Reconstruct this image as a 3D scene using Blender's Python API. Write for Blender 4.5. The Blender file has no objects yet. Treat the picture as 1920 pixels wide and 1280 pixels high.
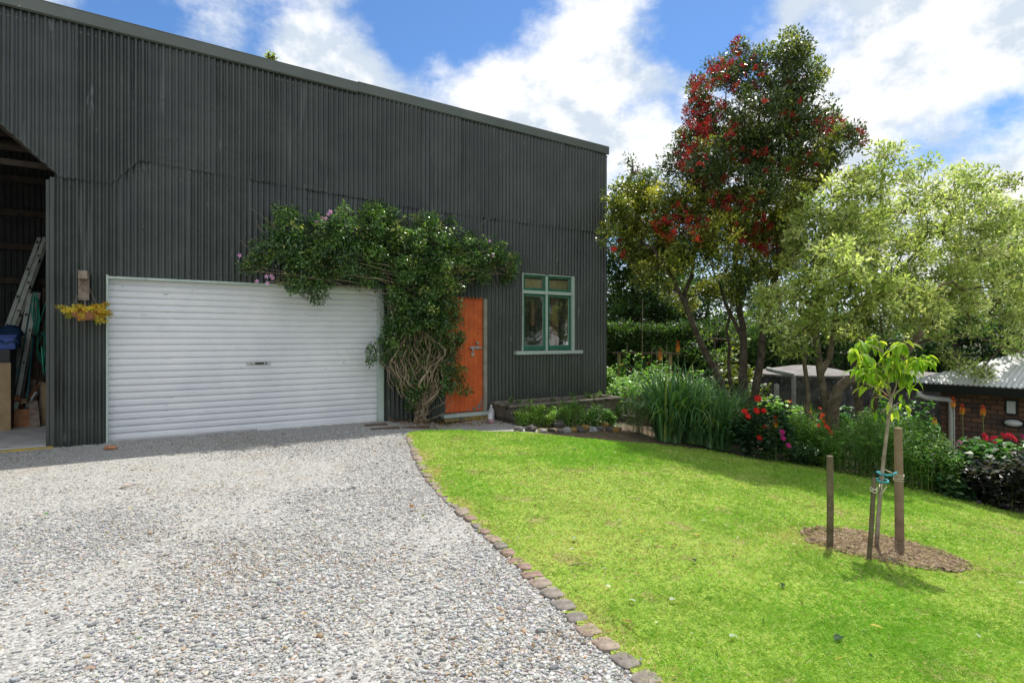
import bpy, math, random
import numpy as np
from mathutils import Vector
R = math.radians
rng = np.random.default_rng(7); random.seed(7)
S = bpy.context.scene; COL = S.collection

# ------------------------------------------------------------------ camera
F = 1100.0; EYE = 1.34; HOR = 632.0
cd = bpy.data.cameras.new('camera'); cam = bpy.data.objects.new('camera', cd); COL.objects.link(cam)
cam.location = (0, 0, EYE); cam.rotation_euler = (R(90), 0, 0)
cd.sensor_width = 36; cd.lens = 36*F/1920; cd.shift_y = -8/1920; cd.clip_end = 3000; cd.clip_start = 0.05
S.camera = cam
# ------------------------------------------------------------------ light
SUN_EL, SUN_AZ = R(61), R(32.5)
sl = bpy.data.lights.new('sun', 'SUN'); sun = bpy.data.objects.new('sun', sl); COL.objects.link(sun)
sl.energy = 3.6; sl.angle = R(0.55); sl.color = (1, .95, .86)
sv = Vector((math.sin(SUN_AZ)*math.cos(SUN_EL), math.cos(SUN_AZ)*math.cos(SUN_EL), math.sin(SUN_EL)))
sun.rotation_euler = (-sv).to_track_quat('-Z', 'Y').to_euler(); sun.location = sv*60
S.view_settings.view_transform = 'Standard'; S.view_settings.look = 'None'
S.view_settings.exposure = 0.60; S.view_settings.gamma = 1
S.cycles.max_bounces = 6; S.cycles.transparent_max_bounces = 6; S.cycles.diffuse_bounces = 3
S.cycles.caustics_reflective = False; S.cycles.caustics_refractive = False

W_ = bpy.data.worlds.new('World'); S.world = W_; W_.use_nodes = True
nt = W_.node_tree; N = nt.nodes; L = nt.links
for n in list(N): N.remove(n)
def nd(t, **k):
    n = N.new(t)
    for a, b in k.items(): setattr(n, a, b)
    return n
def mth(op, a, b=None, c=None):
    n = nd('ShaderNodeMath', operation=op)
    for i, v in enumerate((a, b, c)):
        if v is None: continue
        if isinstance(v, (int, float)): n.inputs[i].default_value = v
        else: L.new(v, n.inputs[i])
    return n.outputs[0]
tc = nd('ShaderNodeTexCoord'); DIR = tc.outputs['Generated']
sky = nd('ShaderNodeTexSky', sky_type='NISHITA'); sky.sun_disc = False
sky.sun_elevation = SUN_EL; sky.sun_rotation = SUN_AZ; sky.air_density = 1.0; sky.dust_density = 0.3; sky.ozone_density = 2.5
def pxdir(x, y): return Vector(((x-960)/F, 1, (HOR-y)/F)).normalized()
mp = nd('ShaderNodeMapping'); mp.inputs['Scale'].default_value = (1, 1, 1.35); L.new(DIR, mp.inputs[0])
def noise(sc, det, ro, dist, off):
    m2 = nd('ShaderNodeMapping'); m2.inputs['Location'].default_value = off; L.new(mp.outputs[0], m2.inputs[0])
    n = nd('ShaderNodeTexNoise'); n.inputs['Scale'].default_value = sc; n.inputs['Detail'].default_value = det
    n.inputs['Roughness'].default_value = ro; n.inputs['Distortion'].default_value = dist; L.new(m2.outputs[0], n.inputs['Vector'])
    return n.outputs[0]
n1 = noise(4.6, 12, .60, .12, (3.1, 1.7, .4)); n1b = noise(17, 10, .60, .15, (1.1, 4.7, 2.4))
field = mth('ADD', mth('MULTIPLY', n1, .80), mth('MULTIPLY', n1b, .22))
# where the cloud banks and the blue gaps stand in the sky: (x, y, radius, weight)
for (x, y, r, w) in [(840, 20, .17, -.20), (960, 40, .10, -.10), (1340, 60, .12, -.22), (760, 50, .10, -.10), (470, 40, .16, -.05), (1900, 205, .08, -.22),
                     (1740, 285, .09, -.14), (1230, 15, .10, -.06), (1262, 215, .06, -.12), (1085, 135, .05, -.16), (870, 90, .05, -.10), (1560, 60, .06, -.10), (230, 20, .08, -.1), (1000, 120, .05, -.08), (1180, 205, .05, -.12),
                     (1120, 60, .10, .10), (640, 120, .11, .22), (760, 170, .10, .12), (1130, 190, .22, .14), (930, 190, .14, .14), (1680, 120, .36, .20), (300, 30, .30, .06), (500, 60, .10, .08),
                     (1850, 330, .2, .12), (1000, 250, .2, .12), (1250, 280, .12, .10)]:
    c = pxdir(x, y)
    vd = nd('ShaderNodeVectorMath', operation='DISTANCE'); L.new(DIR, vd.inputs[0]); vd.inputs[1].default_value = c
    mr = nd('ShaderNodeMapRange', interpolation_type='SMOOTHSTEP')
    mr.inputs[1].default_value = 0; mr.inputs[2].default_value = r*1.15; mr.inputs[3].default_value = w; mr.inputs[4].default_value = 0
    L.new(vd.outputs['Value'], mr.inputs[0]); field = mth('ADD', field, mr.outputs[0])
for (cdir, r, w) in [((0, -.2, 1), 1.0, .20), ((0, -1, .4), 1.2, .16), ((-1, 0, .4), .8, .1), ((1, 0, .4), .7, .1)]:  # cloud added outside the view to make the ambient light less blue
    vd = nd('ShaderNodeVectorMath', operation='DISTANCE'); L.new(DIR, vd.inputs[0]); vd.inputs[1].default_value = Vector(cdir).normalized()
    mr = nd('ShaderNodeMapRange', interpolation_type='SMOOTHSTEP'); mr.inputs[1].default_value = 0; mr.inputs[2].default_value = r; mr.inputs[3].default_value = w; mr.inputs[4].default_value = 0
    L.new(vd.outputs['Value'], mr.inputs[0]); field = mth('ADD', field, mr.outputs[0])
cm = nd('ShaderNodeMapRange', interpolation_type='SMOOTHSTEP'); L.new(field, cm.inputs[0])
cm.inputs[1].default_value = .42; cm.inputs[2].default_value = .64
sep = nd('ShaderNodeSeparateXYZ'); L.new(DIR, sep.inputs[0])
hz = nd('ShaderNodeMapRange', interpolation_type='SMOOTHSTEP'); L.new(sep.outputs[2], hz.inputs[0])
hz.inputs[1].default_value = .0; hz.inputs[2].default_value = .22; hz.inputs[3].default_value = .85; hz.inputs[4].default_value = 0
cov = mth('MAXIMUM', cm.outputs[0], hz.outputs[0])
n2 = noise(9, 10, .62, .1, (9.1, 2.3, 5.4))
cr = nd('ShaderNodeValToRGB'); L.new(n2, cr.inputs[0])
cr.color_ramp.elements[0].position = .40; cr.color_ramp.elements[0].color = (4.6, 5.2, 5.9, 1)
cr.color_ramp.elements[1].position = .54; cr.color_ramp.elements[1].color = (7.6, 7.6, 7.55, 1)
tint = nd('ShaderNodeMix', data_type='RGBA', blend_type='MULTIPLY'); tint.inputs[0].default_value = 1
L.new(sky.outputs[0], tint.inputs[6]); tint.inputs[7].default_value = (.56, .78, 1.0, 1)
mx = nd('ShaderNodeMix', data_type='RGBA'); L.new(cov, mx.inputs[0]); L.new(tint.outputs[2], mx.inputs[6]); L.new(cr.outputs[0], mx.inputs[7])
bg = nd('ShaderNodeBackground'); bg.inputs[1].default_value = .1; L.new(mx.outputs[2], bg.inputs[0])
wo = nd('ShaderNodeOutputWorld'); L.new(bg.outputs[0], wo.inputs[0])

# ------------------------------------------------------------------ geometry of the place
WD = np.array([.8354, .5496]); WN = np.array([.5496, -.8354]); WDIST = 8.968
def depth_on_wall(x, off=0): return (WDIST-off)/(WN[1]*-1-WN[0]*(x-960)/F)
_Z = depth_on_wall(1135); WC = np.array([(1135-960)/F*_Z, _Z])
def U(x, off=0):
    Z = depth_on_wall(x, off); return float((np.array([(x-960)/F*Z, Z])-WC-off*WN) @ WD)
def ZZ(x, y, off=0): return EYE-(y-HOR)/F*depth_on_wall(x, off)
def WP(u, z, off=0.0):
    p = WC+u*WD+off*WN; return (float(p[0]), float(p[1]), float(z))
def px(x, y, Z): return Vector(((x-960)/F*Z, Z, EYE-(y-HOR)/F*Z))
def hgt(X, Y):
    X = np.asarray(X, float); Y = np.asarray(Y, float)
    s = np.minimum(X-.3, 13); sp = .5*(s+np.sqrt(s*s+.3))
    def ss(v, a, b):
        t = np.clip((v-a)/(b-a), 0, 1); return t*t*(3-2*t)
    return -.14*sp + .012 - .1*ss(Y, 7.9, 9.3)*ss(X, -2.2, -1.0) + .012*np.sin(X*1.3+.6)*np.sin(Y*.9+1)*ss(X, -.5, 2)
def gp(x, y, dz=0):
    a, b = 1.0, 60.0
    f = lambda Z: (EYE-(y-HOR)/F*Z) - float(hgt((x-960)/F*Z, Z))
    for _ in range(50):
        m = (a+b)/2
        if f(m) > 0: a = m
        else: b = m
    X = (x-960)/F*a
    return Vector((X, a, float(hgt(X, a))+dz))
def G(X, Y, dz=0): return Vector((X, Y, float(hgt(X, Y))+dz))

# ------------------------------------------------------------------ materials
def mat(name, col=(.5, .5, .5), rough=.7, metal=0, var=.0, vscale=8, col2=None, bump=0, bscale=40, spec=.5, spots=None, coord='Object'):
    m = bpy.data.materials.new(name); m.use_nodes = True; t = m.node_tree; b = t.nodes['Principled BSDF']
    b.inputs['Base Color'].default_value = (*col, 1); b.inputs['Roughness'].default_value = rough
    b.inputs['Metallic'].default_value = metal; b.inputs['Specular IOR Level'].default_value = spec
    tcn = t.nodes.new('ShaderNodeTexCoord'); co = tcn.outputs[coord]
    last = None
    if col2 is not None:
        n = t.nodes.new('ShaderNodeTexNoise'); n.inputs['Scale'].default_value = vscale; n.inputs['Detail'].default_value = 7; n.inputs['Roughness'].default_value = .62
        t.links.new(co, n.inputs['Vector'])
        r = t.nodes.new('ShaderNodeValToRGB'); t.links.new(n.outputs[0], r.inputs[0])
        r.color_ramp.elements[0].position = .38; r.color_ramp.elements[0].color = (*col, 1)
        r.color_ramp.elements[1].position = .64; r.color_ramp.elements[1].color = (*col2, 1)
        last = r.outputs[0]
    if spots:
        for (sc, th, scol, stretch) in spots:
            mpn = t.nodes.new('ShaderNodeMapping'); mpn.inputs['Scale'].default_value = stretch; t.links.new(co, mpn.inputs[0])
            n = t.nodes.new('ShaderNodeTexNoise'); n.inputs['Scale'].default_value = sc; n.inputs['Detail'].default_value = 4
            t.links.new(mpn.outputs[0], n.inputs['Vector'])
            g = t.nodes.new('ShaderNodeMapRange'); g.inputs[1].default_value = th; g.inputs[2].default_value = th+.04; t.links.new(n.outputs[0], g.inputs[0])
            x = t.nodes.new('ShaderNodeMix'); x.data_type = 'RGBA'; t.links.new(g.outputs[0], x.inputs[0])
            if last is None: x.inputs[6].default_value = (*col, 1)
            else: t.links.new(last, x.inputs[6])
            x.inputs[7].default_value = (*scol, 1); last = x.outputs[2]
    if last is not None: t.links.new(last, b.inputs['Base Color'])
    if bump:
        n = t.nodes.new('ShaderNodeTexNoise'); n.inputs['Scale'].default_value = bscale; n.inputs['Detail'].default_value = 6
        t.links.new(co, n.inputs['Vector']); bp = t.nodes.new('ShaderNodeBump'); bp.inputs['Strength'].default_value = bump; bp.inputs['Distance'].default_value = .01
        t.links.new(n.outputs[0], bp.inputs['Height']); t.links.new(bp.outputs[0], b.inputs['Normal'])
    return m
def leafmat(name, trans=.45, rough=.45, spec=.5, tcol=(1.25, 1.3, .5)):
    """leaf: colour from the per-leaf attribute, lets light through from behind"""
    m = bpy.data.materials.new(name); m.use_nodes = True; t = m.node_tree; b = t.nodes['Principled BSDF']
    a = t.nodes.new('ShaderNodeAttribute'); a.attribute_name = 'col'
    t.links.new(a.outputs['Color'], b.inputs['Base Color']); b.inputs['Roughness'].default_value = rough; b.inputs['Specular IOR Level'].default_value = spec
    tr = t.nodes.new('ShaderNodeBsdfTranslucent'); mu = t.nodes.new('ShaderNodeMix'); mu.data_type = 'RGBA'; mu.blend_type = 'MULTIPLY'
    mu.inputs[0].default_value = 1; t.links.new(a.outputs['Color'], mu.inputs[6]); mu.inputs[7].default_value = (*tcol, 1)
    t.links.new(mu.outputs[2], tr.inputs[0]); s = t.nodes.new('ShaderNodeMixShader'); s.inputs[0].default_value = trans
    t.links.new(b.outputs[0], s.inputs[1]); t.links.new(tr.outputs[0], s.inputs[2]); t.links.new(s.outputs[0], t.nodes['Material Output'].inputs[0])
    return m
def attrmat(name, rough=.8, bump=.0, bscale=60, spec=.3, mot=.0):
    m = bpy.data.materials.new(name); m.use_nodes = True; t = m.node_tree; b = t.nodes['Principled BSDF']
    a = t.nodes.new('ShaderNodeAttribute'); a.attribute_name = 'col'; out = a.outputs['Color']
    tcn = t.nodes.new('ShaderNodeTexCoord')
    if mot:
        n = t.nodes.new('ShaderNodeTexNoise'); n.inputs['Scale'].default_value = bscale; n.inputs['Detail'].default_value = 5; t.links.new(tcn.outputs['Object'], n.inputs['Vector'])
        g = t.nodes.new('ShaderNodeMapRange'); g.inputs[1].default_value = .3; g.inputs[2].default_value = .7; g.inputs[3].default_value = 1-mot; g.inputs[4].default_value = 1+mot; t.links.new(n.outputs[0], g.inputs[0])
        v = t.nodes.new('ShaderNodeVectorMath'); v.operation = 'MULTIPLY'; t.links.new(out, v.inputs[0]); t.links.new(g.outputs[0], v.inputs[1]); out = v.outputs[0]
    t.links.new(out, b.inputs['Base Color']); b.inputs['Roughness'].default_value = rough; b.inputs['Specular IOR Level'].default_value = spec
    if bump:
        n = t.nodes.new('ShaderNodeTexNoise'); n.inputs['Scale'].default_value = bscale; n.inputs['Detail'].default_value = 5; t.links.new(tcn.outputs['Object'], n.inputs['Vector'])
        bp = t.nodes.new('ShaderNodeBump'); bp.inputs['Strength'].default_value = bump; bp.inputs['Distance'].default_value = .01
        t.links.new(n.outputs[0], bp.inputs['Height']); t.links.new(bp.outputs[0], b.inputs['Normal'])
    return m
M = {}
M['steel'] = mat('shed_paint', (.035, .043, .038), .30, var=1, col2=(.056, .066, .058), vscale=1.6, bump=.12, bscale=25, spec=.55,
                 spots=[(9, .70, (.12, .125, .12), (1, 1, .3)), (30, .745, (.28, .28, .27), (1, 1, .5)), (4, .66, (.024, .028, .027), (1, 1, .12)), (6, .66, (.085, .09, .085), (1, 1, .08))])
M['fascia'] = mat('skylit_fascia_paint', (.10, .118, .105), .45, col2=(.125, .14, .125), vscale=2, spots=[(14, .75, (.5, .5, .48), (1, 1, .5))])  # base tone made lighter to hold the skylight falling on the fascia
M['screw'] = mat('screw_head', (.13, .135, .13), .5, col2=(.05, .05, .05), vscale=3)
M['door_white'] = mat('roller_paint', (.70, .72, .75), .42, col2=(.80, .81, .83), vscale=1.2, spec=.4,
                      spots=[(3.0, .69, (.62, .63, .64), (1, 1, 6)), (7, .71, (.35, .35, .36), (1, 1, 4)), (23, .745, (.25, .22, .2), (1, 1, 1))])
M['mint'] = mat('pale_green_paint', (.40, .49, .44), .6, col2=(.47, .55, .50), vscale=6, spots=[(20, .72, (.25, .24, .2), (1, 1, .5))])
M['green'] = mat('dark_green_paint', (.018, .12, .075), .45, col2=(.03, .16, .10), vscale=9)
M['orange'] = mat('orange_paint', (.58, .105, .022), .5, col2=(.74, .15, .03), vscale=5, spots=[(26, .77, (.75, .4, .25), (1, 1, .6))])
M['oldwood'] = mat('weathered_wood', (.17, .13, .10), .85, col2=(.30, .25, .20), vscale=14, bump=.4, bscale=60)
M['darkwood'] = mat('dark_timber', (.09, .065, .045), .85, col2=(.14, .10, .07), vscale=9, bump=.3)
M['ply'] = mat('pine_board', (.30, .21, .10), .7, col2=(.40, .29, .16), vscale=7)
M['redwood'] = mat('reddish_timber', (.33, .14, .06), .75, col2=(.45, .22, .10), vscale=12, bump=.2)
M['metal'] = mat('galvanised', (.45, .46, .46), .4, metal=.9, col2=(.6, .6, .6), vscale=30)
M['alu'] = mat('ladder_metal', (.27, .30, .25), .5, metal=.1, col2=(.36, .39, .34), vscale=8)
M['black'] = mat('black_plastic', (.02, .02, .02), .5)
M['concrete'] = mat('slab_concrete', (.36, .36, .36), .85, col2=(.50, .50, .49), vscale=4, bump=.3, bscale=60, spots=[(3, .66, (.2, .19, .17), (1, 1, 1))])
M['lichen'] = mat('lichen_concrete', (.30, .25, .13), .95, col2=(.48, .33, .05), vscale=6, bump=.5, bscale=50, spots=[(9, .6, (.16, .15, .12), (1, 1, 1))])
M['trough'] = mat('old_concrete', (.12, .108, .085), .95, col2=(.24, .215, .175), vscale=7, bump=.8, bscale=45, spots=[(5, .6, (.06, .065, .03), (1, 1, 1)), (22, .72, (.4, .4, .37), (1, 1, 1))])
M['soil'] = mat('soil', (.045, .030, .020), .95, col2=(.09, .062, .04), vscale=14, bump=1, bscale=40)
M['bark'] = mat('bark', (.055, .040, .030), .9, col2=(.15, .115, .085), vscale=9, bump=.9, bscale=22)
M['barkpale'] = mat('pale_bark', (.085, .065, .040), .9, col2=(.19, .15, .095), vscale=9, bump=.7, bscale=22)
M['vinewood'] = mat('vine_wood', (.16, .12, .075), .85, col2=(.38, .30, .20), vscale=16, bump=.5, bscale=40)
M['twig'] = mat('green_stem', (.12, .17, .05), .7, col2=(.2, .24, .08))
M['terracotta'] = mat('terracotta', (.30, .12, .06), .8, col2=(.42, .2, .11), vscale=12)
M['blue'] = mat('blue_plastic', (.008, .045, .26), .4, col2=(.01, .06, .32))
M['tarp'] = mat('blue_tarp', (.010, .035, .09), .6, col2=(.02, .06, .14), bump=1, bscale=14)
M['teal'] = mat('teal_plastic', (.02, .22, .27), .5, col2=(.03, .29, .34))
M['rope'] = mat('green_rope', (.02, .22, .15), .7, col2=(.03, .3, .2))
M['string'] = mat('string', (.62, .55, .42), .9, col2=(.75, .7, .55))
M['white'] = mat('white_plastic', (.75, .76, .76), .4, col2=(.8, .8, .8))
M['tank'] = mat('tank_concrete', (.035, .036, .036), .9, col2=(.10, .10, .098), vscale=3, spots=[(16, .64, (.42, .42, .4), (1, 1, .6))])
M['tanktop'] = mat('tank_lid', (.15, .14, .135), .9, col2=(.25, .23, .22), vscale=4, bump=.3)
M['gutter'] = mat('gutter_black', (.012, .014, .016), .4)
M['leaf'] = leafmat('leaf', .42, .42); M['leafgloss'] = leafmat('glossy_leaf', .28, .33, .9); M['leafthin'] = leafmat('thin_leaf', .58, .5, .3, (1.35, 1.3, .5))
M['leafpale'] = leafmat('pale_leaf', .5, .5, .35, (1.2, 1.3, .75)); M['shadedtimber'] = mat('shaded_bay_timber', (.030, .022, .016), .9, col2=(.060, .045, .032), vscale=9)  # bay timber coloured darker to stand in for shade inside the bay
M['petal'] = leafmat('petal', .35, .6, .3, (1.1, 1, 1)); M['blade'] = leafmat('grass_blade', .35, .6, .2, (1.25, 1.25, .7))
M['pebble'] = attrmat('pebble', .85, .35, 90, .3, .22); M['rock'] = attrmat('rock', .9, .9, 22, .25, .35)

# ------------------------------------------------------------------ mesh helpers
def meshobj(name, V, Fc, material, parent=None, cols=None, smooth=False, loc=None):
    me = bpy.data.meshes.new(name)
    V = np.asarray(V, np.float32).reshape(-1, 3)
    org = np.array(parent['_o'] if parent is not None and '_o' in parent else (0, 0, 0), np.float32)
    if loc is not None: org = np.array(loc, np.float32)
    V = V-org
    if isinstance(Fc, np.ndarray):
        n, k = Fc.shape
        me.vertices.add(len(V)); me.vertices.foreach_set('co', V.ravel())
        me.loops.add(n*k); me.loops.foreach_set('vertex_index', Fc.astype(np.int32).ravel())
        me.polygons.add(n); me.polygons.foreach_set('loop_start', np.arange(0, n*k, k, dtype=np.int32))
        try: me.polygons.foreach_set('loop_total', np.full(n, k, dtype=np.int32))
        except Exception: pass
        me.update(calc_edges=True)
    else:
        me.from_pydata(V.tolist(), [], Fc); me.update()
    if cols is not None:
        a = me.color_attributes.new('col', 'FLOAT_COLOR', 'POINT'); c = np.ones((len(V), 4), np.float32); c[:, :3] = cols
        a.data.foreach_set('color', c.ravel())
    if smooth: me.polygons.foreach_set('use_smooth', np.ones(len(me.polygons), bool))
    for mm in (material if isinstance(material, (list, tuple)) else [material]): me.materials.append(mm)
    o = bpy.data.objects.new(name, me); COL.objects.link(o)
    if parent is not None: o.parent = parent
    if loc is not None and parent is None: o.location = loc
    elif loc is not None: o.location = Vector(loc)-Vector(parent['_o'])
    o['_o'] = tuple(float(v) for v in org)
    return o
class MB:
    def __init__(s): s.v = []; s.f = []
    def quad(s, a, b, c, d):
        i = len(s.v); s.v += [tuple(a), tuple(b), tuple(c), tuple(d)]; s.f.append((i, i+1, i+2, i+3))
    def hexa(s, p):            # 8 corners: bottom 4 then top 4
        i = len(s.v); s.v += [tuple(q) for q in p]
        for q in ((0, 3, 2, 1), (4, 5, 6, 7), (0, 1, 5, 4), (1, 2, 6, 5), (2, 3, 7, 6), (3, 0, 4, 7)): s.f.append(tuple(i+k for k in q))
    def wbox(s, u0, u1, z0, z1, o0, o1):   # box in the shed's own frame
        s.hexa([WP(u0, z0, o0), WP(u1, z0, o0), WP(u1, z0, o1), WP(u0, z0, o1), WP(u0, z1, o0), WP(u1, z1, o0), WP(u1, z1, o1), WP(u0, z1, o1)])
    def box(s, c, hx, hy, hz, rz=0):
        ca, sa = math.cos(rz), math.sin(rz)
        def q(x, y, z): return (c[0]+x*ca-y*sa, c[1]+x*sa+y*ca, c[2]+z)
        s.hexa([q(-hx, -hy, -hz), q(hx, -hy, -hz), q(hx, hy, -hz), q(-hx, hy, -hz), q(-hx, -hy, hz), q(hx, -hy, hz), q(hx, hy, hz), q(-hx, hy, hz)])
    def plank(s, a, b, w, t, side=None):   # board from a to b
        a = Vector(a); b = Vector(b); d = (b-a).normalized()
        sd = Vector(side) if side is not None else d.cross(Vector((0, 0, 1)))
        if sd.length < 1e-4: sd = Vector((1, 0, 0))
        sd = (sd-d*sd.dot(d)).normalized()*w/2; n = d.cross(sd).normalized()*t/2
        s.hexa([a-sd-n, a+sd-n, a+sd+n, a-sd+n, b-sd-n, b+sd-n, b+sd+n, b-sd+n])
    def tube(s, pts, rad, sides=6, cap=True):
        P = [Vector(p) for p in pts]; n = len(P)
        if not hasattr(rad, '__len__'): rad = [rad]*n
        base = len(s.v); prev = None
        for i in range(n):
            t = (P[min(i+1, n-1)]-P[max(i-1, 0)])
            if t.length < 1e-9: t = Vector((0, 0, 1))
            t.normalize()
            if prev is None:
                a = t.orthogonal().normalized()
            else:
                a = prev-t*prev.dot(t); a = a.normalized() if a.length > 1e-6 else t.orthogonal().normalized()
            prev = a; b = t.cross(a)
            for k in range(sides):
                th = 2*math.pi*k/sides; q = P[i]+(a*math.cos(th)+b*math.sin(th))*rad[i]; s.v.append((q.x, q.y, q.z))
        for i in range(n-1):
            for k in range(sides):
                a0 = base+i*sides+k; a1 = base+i*sides+(k+1) % sides; s.f.append((a0, a1, a1+sides, a0+sides))
        if cap:
            s.f.append(tuple(base+k for k in range(sides))[::-1]); s.f.append(tuple(base+(n-1)*sides+k for k in range(sides)))
    def lathe(s, c, prof, seg=20):         # prof: (radius, z)
        base = len(s.v)
        for (r, z) in prof:
            for k in range(seg):
                th = 2*math.pi*k/seg; s.v.append((c[0]+r*math.cos(th), c[1]+r*math.sin(th), c[2]+z))
        for i in range(len(prof)-1):
            for k in range(seg):
                a0 = base+i*seg+k; a1 = base+i*seg+(k+1) % seg; s.f.append((a0, a1, a1+seg, a0+seg))
    def build(s, name, material, parent=None, smooth=False, loc=None):
        return meshobj(name, s.v, s.f, material, parent, smooth=smooth, loc=loc)
def bevel(o, w=.004, seg=2):
    m = o.modifiers.new('bevel', 'BEVEL'); m.width = w; m.segments = seg; m.limit_method = 'ANGLE'; return o
def thing(name, label, cat, loc=(0, 0, 0), group=None):
    o = bpy.data.objects.new(name, None); COL.objects.link(o); o.location = loc; o.empty_display_size = .1
    o['_o'] = tuple(float(v) for v in loc); o['label'] = label; o['category'] = cat
    if group: o['group'] = group
    return o
def tag(o, label, cat, group=None):
    o['label'] = label; o['category'] = cat
    if group: o['group'] = group
    return o
def struct(o): o['kind'] = 'structure'; return o

def vary(cols, n, j=.12, w=None):
    cols = np.array(cols, np.float32); i = rng.choice(len(cols), n, p=w)
    c = cols[i]*(1+rng.normal(0, j, (n, 1)))*(1+rng.normal(0, j*.3, (n, 3))); return np.clip(c, .002, .95)
def unit(v): return v/np.maximum(np.linalg.norm(v, axis=-1, keepdims=True), 1e-9)
def leafgeo(P, D, Nn, Ln, Wd, C, fold=.25, curl=0.0, fine=False):
    """many leaves: P base, D direction, Nn rough normal, Ln length, Wd width, C colour"""
    n = len(P); D = unit(D); Sd = unit(np.cross(D, Nn)); Up = np.cross(Sd, D)
    Ln = np.broadcast_to(Ln, (n,))[:, None]; Wd = np.broadcast_to(Wd, (n,))[:, None]
    if not fine:
        mid = P+D*Ln*.45
        v = np.stack([P, mid+Sd*Wd*.5+Up*Wd*fold*.5, P+D*Ln-Up*Ln*curl, mid-Sd*Wd*.5+Up*Wd*fold*.5], 1)
        f = np.array([[0, 1, 2, 3]])
    else:
        c = curl
        a = P+D*Ln*.28-Up*Ln*c*.08; b = P+D*Ln*.66-Up*Ln*c*.44; e = P+D*Ln*1.0-Up*Ln*c
        lf = Up*Wd*fold*.5
        v = np.stack([P, a+Sd*Wd*.42+lf, b+Sd*Wd*.40+lf, e, b-Sd*Wd*.40+lf, a-Sd*Wd*.42+lf, a, b], 1)
        f = np.array([[0, 1, 6, 6], [6, 1, 2, 7], [7, 2, 3, 3], [0, 6, 5, 5], [6, 7, 4, 5], [7, 3, 4, 4]])
        f = np.array([[0, 1, 6], [6, 1, 2], [6, 2, 7], [7, 2, 3], [0, 6, 5], [6, 4, 5], [6, 7, 4], [7, 3, 4]])
    k = v.shape[1]
    FF = (f[None]+(np.arange(n)*k)[:, None, None]).reshape(-1, f.shape[1])
    return v.reshape(-1, 3), FF, np.repeat(C, k, 0)
def join(parts):
    V, Fc, C, o = [], [], [], 0
    for v, f, c in parts:
        V.append(v); Fc.append(f+o); C.append(c); o += len(v)
    return np.concatenate(V), np.concatenate(Fc), np.concatenate(C)
def leafobj(name, geo, material, parent, smooth=False): return meshobj(name, geo[0], geo[1], material, parent, cols=geo[2], smooth=smooth)
def clump_leaves(Cn, rad, per, Ln, Wd, cols, w=None, j=.14, up=.35, out=1.0, flat=.8, fine=False, curl=.1, percl=.18, fold=.25):
    """leaves around each clump centre; whole clumps share a slight tint of their own"""
    Cn = np.asarray(Cn, float); n = len(Cn); P0 = np.repeat(Cn, per, 0); m = len(P0)
    rd = np.repeat(np.broadcast_to(rad, (n,)), per)[:, None]
    o = unit(rng.normal(size=(m, 3)))*(rng.random((m, 1))**.45); o[:, 2] *= flat
    P = P0+o*rd
    D = unit(o)*out+rng.normal(size=(m, 3))*.7; D[:, 2] += up
    Nn = rng.normal(size=(m, 3))*.6; Nn[:, 2] += 1
    ci = np.repeat(rng.choice(len(cols), n, p=w), per); rnd = rng.random(m) < .3
    ci[rnd] = rng.choice(len(cols), rnd.sum(), p=w)
    C = np.array(cols)[ci]*np.repeat(1+rng.normal(0, percl, (n, 1)), per, 0)*(1+rng.normal(0, j, (m, 1))); C = np.clip(C, .003, .9)
    ln = Ln*(.65+.7*rng.random(m)); return leafgeo(P, D, Nn, ln, Wd*ln/Ln, C, fold, curl, fine)
def blobs_points(bl, dens, shell=.35, mind=0):
    """bl: (x,y,z, rx,ry,rz); dens: clumps per m^3-ish of shell"""
    out = []
    for (x, y, z, a, b, c) in bl:
        n = max(3, int(dens*(a*b+b*c+a*c)/3*4))
        d = unit(rng.normal(size=(n, 3))); r = (shell+(1-shell)*rng.random((n, 1)))**.6
        out.append(np.array([x, y, z])+d*r*np.array([a, b, c]))
    return np.concatenate(out)
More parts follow.
